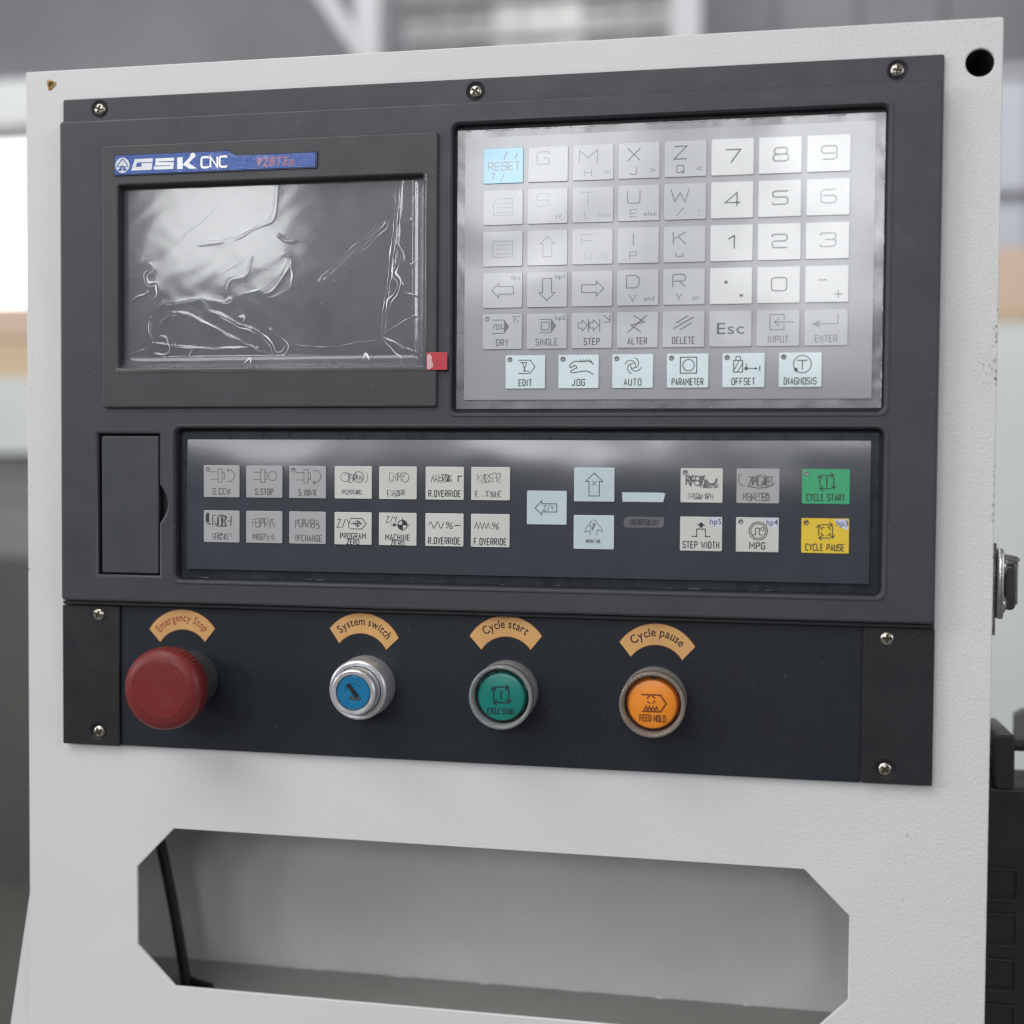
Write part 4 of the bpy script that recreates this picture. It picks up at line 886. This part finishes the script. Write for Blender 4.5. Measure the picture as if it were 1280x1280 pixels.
co = np.empty((X.size, 3)); co[:, 0] = (X.ravel() - O[0]) * .001; co[:, 1] = -(Z.ravel() - O[2]) * .001; co[:, 2] = (Y.ravel() - O[1]) * .001
me.vertices.add(X.size); me.vertices.foreach_set('co', co.ravel())
ii = (np.arange(ny)[:, None] * (nx + 1) + np.arange(nx)[None, :]).ravel()
q = np.stack([ii, ii + 1, ii + nx + 2, ii + nx + 1], 1).astype(np.int32)
me.loops.add(q.size); me.polygons.add(len(q)); me.loops.foreach_set('vertex_index', q.ravel())
me.polygons.foreach_set('loop_start', np.arange(0, q.size, 4, dtype=np.int32)); me.polygons.foreach_set('use_smooth', np.ones(len(q), bool))
me.update(calc_edges=True); me.materials.append(M['film'].m)
pf = thing('protective_film', 'crumpled clear protective film over the dark screen', 'protective film', tuple(O))
link('film_sheet', me, pf)
# white ribbons painting the bright highlights along the folds
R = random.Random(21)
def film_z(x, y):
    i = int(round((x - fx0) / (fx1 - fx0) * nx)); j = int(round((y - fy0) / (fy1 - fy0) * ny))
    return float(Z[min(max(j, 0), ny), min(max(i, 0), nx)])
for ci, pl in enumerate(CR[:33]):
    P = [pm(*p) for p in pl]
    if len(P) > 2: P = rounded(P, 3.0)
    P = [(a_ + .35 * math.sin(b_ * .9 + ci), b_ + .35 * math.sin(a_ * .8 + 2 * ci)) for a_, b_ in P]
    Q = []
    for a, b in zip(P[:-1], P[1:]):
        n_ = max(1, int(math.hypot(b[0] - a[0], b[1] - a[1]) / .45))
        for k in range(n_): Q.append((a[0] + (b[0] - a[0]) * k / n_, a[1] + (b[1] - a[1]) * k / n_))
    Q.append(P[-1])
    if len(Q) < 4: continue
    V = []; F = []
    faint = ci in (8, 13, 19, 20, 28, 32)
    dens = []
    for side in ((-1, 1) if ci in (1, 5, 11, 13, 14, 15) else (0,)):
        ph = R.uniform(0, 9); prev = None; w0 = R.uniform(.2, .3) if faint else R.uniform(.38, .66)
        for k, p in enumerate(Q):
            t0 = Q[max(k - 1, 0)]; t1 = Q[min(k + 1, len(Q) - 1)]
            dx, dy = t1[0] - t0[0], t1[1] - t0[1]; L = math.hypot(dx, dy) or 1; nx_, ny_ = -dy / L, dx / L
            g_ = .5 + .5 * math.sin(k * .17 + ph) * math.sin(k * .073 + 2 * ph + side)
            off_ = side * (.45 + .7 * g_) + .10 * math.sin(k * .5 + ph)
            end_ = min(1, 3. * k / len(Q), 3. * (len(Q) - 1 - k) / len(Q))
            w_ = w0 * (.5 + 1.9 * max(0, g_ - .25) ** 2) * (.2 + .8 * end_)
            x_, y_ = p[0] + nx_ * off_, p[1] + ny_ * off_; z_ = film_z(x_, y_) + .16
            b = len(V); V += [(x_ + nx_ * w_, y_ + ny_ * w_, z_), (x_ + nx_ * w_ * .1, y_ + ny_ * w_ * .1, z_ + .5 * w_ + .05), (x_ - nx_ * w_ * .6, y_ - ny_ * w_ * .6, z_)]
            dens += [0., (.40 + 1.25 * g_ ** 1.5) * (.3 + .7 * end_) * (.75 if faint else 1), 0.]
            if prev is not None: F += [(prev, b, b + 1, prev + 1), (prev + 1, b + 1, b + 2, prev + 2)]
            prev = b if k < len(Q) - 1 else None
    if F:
        o = add('crease_highlight', V, F, 'crease_highlight', pf, True)
        at = o.data.attributes.new('highlight_alpha', 'FLOAT', 'POINT'); at.data.foreach_set('value', dens)
R = random.Random(12); V = []; F = []  # white dots for dust and painted sparkle on the film
for i in range(46):
    x, y = R.uniform(-176, -34), R.uniform(36, 114); rr_ = R.uniform(.10, .24); b = len(V); zz_ = -.9 + .42
    V += [(x + rr_ * math.cos(k * 1.2566 + i), y + rr_ * R.uniform(.6, 1.3) * math.sin(k * 1.2566 + i), zz_) for k in range(5)] + [(x, y, zz_ + .12)]
    F += [(b + k, b + (k + 1) % 5, b + 5) for k in range(5)]
o = add('dust_sparkle_specks', V, F, 'badge_white', pf); o['kind'] = 'stuff'
tb = slab('pull_tab', rrect(-20.9, -10.9, 24.9, 33.1, .3), ZP + .25, ZP + .6, 'tab', pf, bev=.08)
I = Ink(); I.fill([(-20.6, 25.2), (-19.0, 25.4), (-17.6, 26.6), (-17.9, 28.4), (-18.6, 29.4), (-18.2, 31.0), (-19.4, 32.4), (-20.6, 31.8)]); I.make('pale_crease', 'tabpale', tb, (0, 0), ZP + .62)

# ------------------------------------------------------------------ operator plate with the four controls
op = thing('operator_plate', 'navy black switch plate below the control panel', 'switch plate', (0, -126, -3))
slab('plate', rrect(-179.6, 179.2, -161.5, -90.4, .5), -2.98, -2.2, 'plate', op, bev=.2)
slab('end_cap', rrect(-211.5, -180.4, -161.8, -91.2, .8), -2.98, -1.0, 'cap', op, holes=[circ(-192.2, -94.6 - .0, 4.2, 28), circ(-192, -154.7, 4.2, 28)][1:], bev=.5)
slab('end_cap', rrect(179.8, 210.3, -161.3, -90.8, .8), -2.98, -1.0, 'cap', op, holes=[circ(190, -154.7, 4.2, 28)], bev=.5)
for x, y, rt in ((-191.8, -95.6, 25), (-191.7, -154.8, 60), (189.9, -95.8, 5), (189.9, -154.6, 40)): screw(x, y, -.9 if y > -100 else -1.0, op, rt)

ZL = -2.2
# emergency stop
bx, by = -141.8, -126.2
es = thing('emergency_stop_button', 'red mushroom emergency stop button with ribbed rim', 'emergency stop', (bx, by, ZL))
lathe('collar', [(13.6, 0), (13.6, 2), (13.2, 4), (12.9, 12), (12.1, 13.5), (9, 14)], bx, by, 'collar', es, 40, ZL)
lathe('stem', [(9, 13.9), (9, 24)], bx, by, 'gap', es, 32, ZL)
def em(j, k, r, z, a):
    if 2 <= j <= 4: r = r - (.45 if k % 4 < 2 else 0)
    if j in (9, 10):
        d_ = math.degrees(a) % 360
        z -= 0.
    return r, z
cap_ = lathe('mushroom_cap', [(8.8, 21.5), (17.5, 21.5), (19.0, 23), (19.5, 25.5), (19.6, 29), (19.5, 30.8), (19.1, 32.6), (18.0, 34.2), (15.5, 35.4), (13.6, 35.75), (13.0, 35.8), (12.6, 35.85), (8, 35.75), (.5, 35.6)], bx, by, 'red', es, 216, ZL, em, angle=50)
I = Ink()
for a0, a1 in ((24, 76), (104, 170), (196, 345)): I.ring(0, 0, 13.7, .32, a0, a1, 30)
I.make('turn_mark', 'groove', cap_, (bx, by), ZL + 35.84)
# key switch
bx, by = -52.05, -126.3
ks = thing('key_switch', 'silver key switch with a blue core', 'key switch', (bx, by, ZL))
lathe('bezel_ring', [(14.6, 0), (14.7, 1.5), (14.4, 12.6), (13.9, 14.0), (13.0, 14.6), (11.6, 14.3), (11.2, 13)], bx, by, 'alu', ks, 64, ZL)
lathe('barrel', [(11.2, 8), (11.1, 19.4), (10.7, 20.6), (10.0, 21.1), (8.5, 21.0), (8.3, 20.2), (8.2, 19.6)], bx, by, 'alu', ks, 64, ZL)
co_ = lathe('core', [(8.1, 18), (8.05, 20.3), (7.6, 20.6), (4.4, 20.5), (4.0, 20.2), (.5, 20.2)], bx, by, 'blue', ks, 56, ZL)
def rot(P, a): c, s_ = math.cos(a), math.sin(a); return [(p[0] * c - p[1] * s_, p[0] * s_ + p[1] * c) for p in P]
a = math.radians(-50)
I = Ink(); I.fill(rot([(-4.6, -.95), (3.2, -.95), (3.2, .95), (-4.6, .95)], a)); I.make('keyway', 'slot', co_, (bx + .2, by + .2), ZL + 20.75)
I = Ink(); I.stroke(rot([(-4.4, 1.0), (-4.8, 0), (-4.4, -1.0)], a), .35).stroke(rot([(-4.0, -.5), (-.8, -.5)], a), .3).fill(rot([(3.0, -1.2), (4.2, -1.0), (4.2, .8), (3.0, 1.1)], a)); I.fill([(-.2, -2.2), (-1.8, -1.6), (-2.2, -2.8), (-.6, -3.8), (1, -3.2)])
I.make('keyway_edge', 'steel', co_, (bx + .2, by + .2), ZL + 20.85)
# push buttons
def push(bx, by, name, label, lens, rim, inkm, icon, grp='round push buttons with clear guard rings'):
    t = thing(name, label, 'push button', (bx, by, ZL), grp)
    lathe('base_ring', [(14.9, 0), (15.0, 1.5), (14.7, 5), (14.2, 5.6), (12.6, 5.6)], bx, by, 'bbase', t, 56, ZL)
    # closed ring profile of the clear guard
    prof = [(14.5, 5.7), (14.5, 8.6), (14.9, 9.2), (14.6, 10), (14.6, 13.2), (15.0, 13.8), (14.9, 17.4), (14.5, 18.0), (13.8, 18.1), (13.2, 17.6), (12.7, 14), (12.6, 5.75)]
    n = 64; V = []; F = []
    for r, z in prof:
        for k in range(n): V.append((bx + r * math.cos(2 * math.pi * k / n), by + r * math.sin(2 * math.pi * k / n), z + ZL))
    mm = len(prof)
    for j in range(mm):
        for k in range(n): k2 = (k + 1) % n; j2 = (j + 1) % mm; F.append((j * n + k, j * n + k2, j2 * n + k2, j2 * n + k))
    add('guard_ring', V, F, 'guard' if lens == 'green' else 'guard_warm', t, True, angle=50)
    lathe('lens_skirt', [(12.4, 3), (12.4, 9), (11.9, 12.5), (11.4, 13.0)], bx, by, rim, t, 56, ZL)
    ln = lathe('lens', [(11.3, 12.2), (11.2, 14.6), (10.8, 15.3), (9.6, 15.7), (.5, 15.9)], bx, by, lens, t, 56, ZL)
    icon.make('legend', inkm, ln, (bx, by), ZL + 15.97)
    I = Ink(); I.fill([(-1.3, 11.4), (1.3, 11.3), (1.3, 12.3), (-1.3, 12.4)]); I.make('index_notch', 'slot', t, (bx - (3 if lens == 'green' else -.4), by - .2), ZL + 14.2)
I = Ink().loop(0, 1.0, 3.6, .6).stroke([(0, -1.2), (0, 3.2)], .6).text('CYCLE START', 0, -6.6, 2.6, 12.6, .34)
push(17.41, -126.4, 'green_push_button', 'teal green round push button printed with cycle start arrows', 'green', 'greenrim', 'lensink', I)
I = Ink(); I.stroke([(-5, 4.4), (3.6, 4.4), (6.2, .6), (3.8, -3.2), (-4.6, -3.2)], .62)
for a in (20, 110, 200, 290): I.ring(-.6, 2.2, 1.7, .55, a, a + 62, 6)
I.stroke([(-3.6 + .78 * k, (-.9 if k % 2 else -2.7)) for k in range(9)], .6).text('FEED HOLD', .2, -6.2, 2.8, 11.6, .42)
push(86.83, -127.0, 'orange_push_button', 'orange round push button printed FEED HOLD', 'orange', 'orangerim', 'orangeink', I)

# arched stickers
def sticker(cx, top, tilt, words, inkm, label, span, size=4.9):
    t = thing('arched_sticker', label, 'sticker', (cx, top - 20.5, ZL), 'arched orange stickers above the controls')
    a = math.radians(tilt); cr, sr = math.cos(a), math.sin(a)
    cyo = top - 20.5; Rt = lambda x, y: (cx + x * cr - y * sr, cyo + 20 + (x * sr + (y - 20) * cr))
    def poly(g):
        P = []
        for k in range(25):
            q = math.radians(-58.2 + 116.4 * k / 24); P.append(((20.5 + g) * math.sin(q), (20.5 + g) * math.cos(q)))
        P[0] = (P[0][0], P[0][1]); P[-1] = (P[-1][0], P[-1][1])
        for k in range(21):
            q = math.radians(56.2 - 112.4 * k / 20); P.append(((14.2 - g) * math.sin(q), (14.2 - g) * math.cos(q) - 3.6))
        return [Rt(*p) for p in P][::-1]
    V, F = curve_mesh(poly(.18), [], ZL - .0, ZL + .12, .02, 0); add('backing', V, F, 'sticker_edge', t)
    V, F = curve_mesh(poly(-.12), [], ZL + .02, ZL + .2, .03, 0); add('face', V, F, 'sticker', t)
    I = Ink(); adv = []
    for ch in words:
        if ch == ' ': adv.append(.30)
        else:
            V, F = font_mesh(ch); xs = [v[0] for v in V]; adv.append(max(xs) - min(xs) + .09)
    tot = sum(adv); ang = -span / 2; rb = 14.7
    for ch, ad in zip(words, adv):
        q = math.radians(ang + span * ad / tot / 2); ang += span * ad / tot
        if ch == ' ': continue
        V, F = font_mesh(ch); xs = [v[0] for v in V]; xm = (min(xs) + max(xs)) / 2; b = len(I.V)
        kx = math.radians(span) / tot * (rb + 1.4)
        for v in V:
            lx, ly = (v[0] - xm) * kx, v[1] * size
            px, py = lx * math.cos(q) + (rb + ly) * math.sin(q), -lx * math.sin(q) + (rb + ly) * math.cos(q)
            I.V.append((*Rt(px, py), 0))
        I.F += [tuple(b + i for i in f) for f in F]; I.mi += [0] * len(F)
    I.make('lettering', inkm, t, (0, 0), ZL + .25)
sticker(-146.9, -92.1, 2.0, 'Emergency Stop', 'st_red', 'orange arched sticker reading Emergency Stop in red letters', 104, 5.5)
sticker(-54.4, -91.4, -6.0, 'System switch', 'st_black', 'tilted orange arched sticker reading System switch', 103, 5.5)
sticker(16.65, -90.6, 1.5, 'Cycle start', 'st_black', 'orange arched sticker reading Cycle start', 82, 5.7)
sticker(87.3, -92.3, -2.0, 'Cycle pause', 'st_black', 'orange arched sticker reading Cycle pause', 94, 5.7)

for o in list(bpy.data.objects):
    if '_o' in o.keys(): del o['_o']
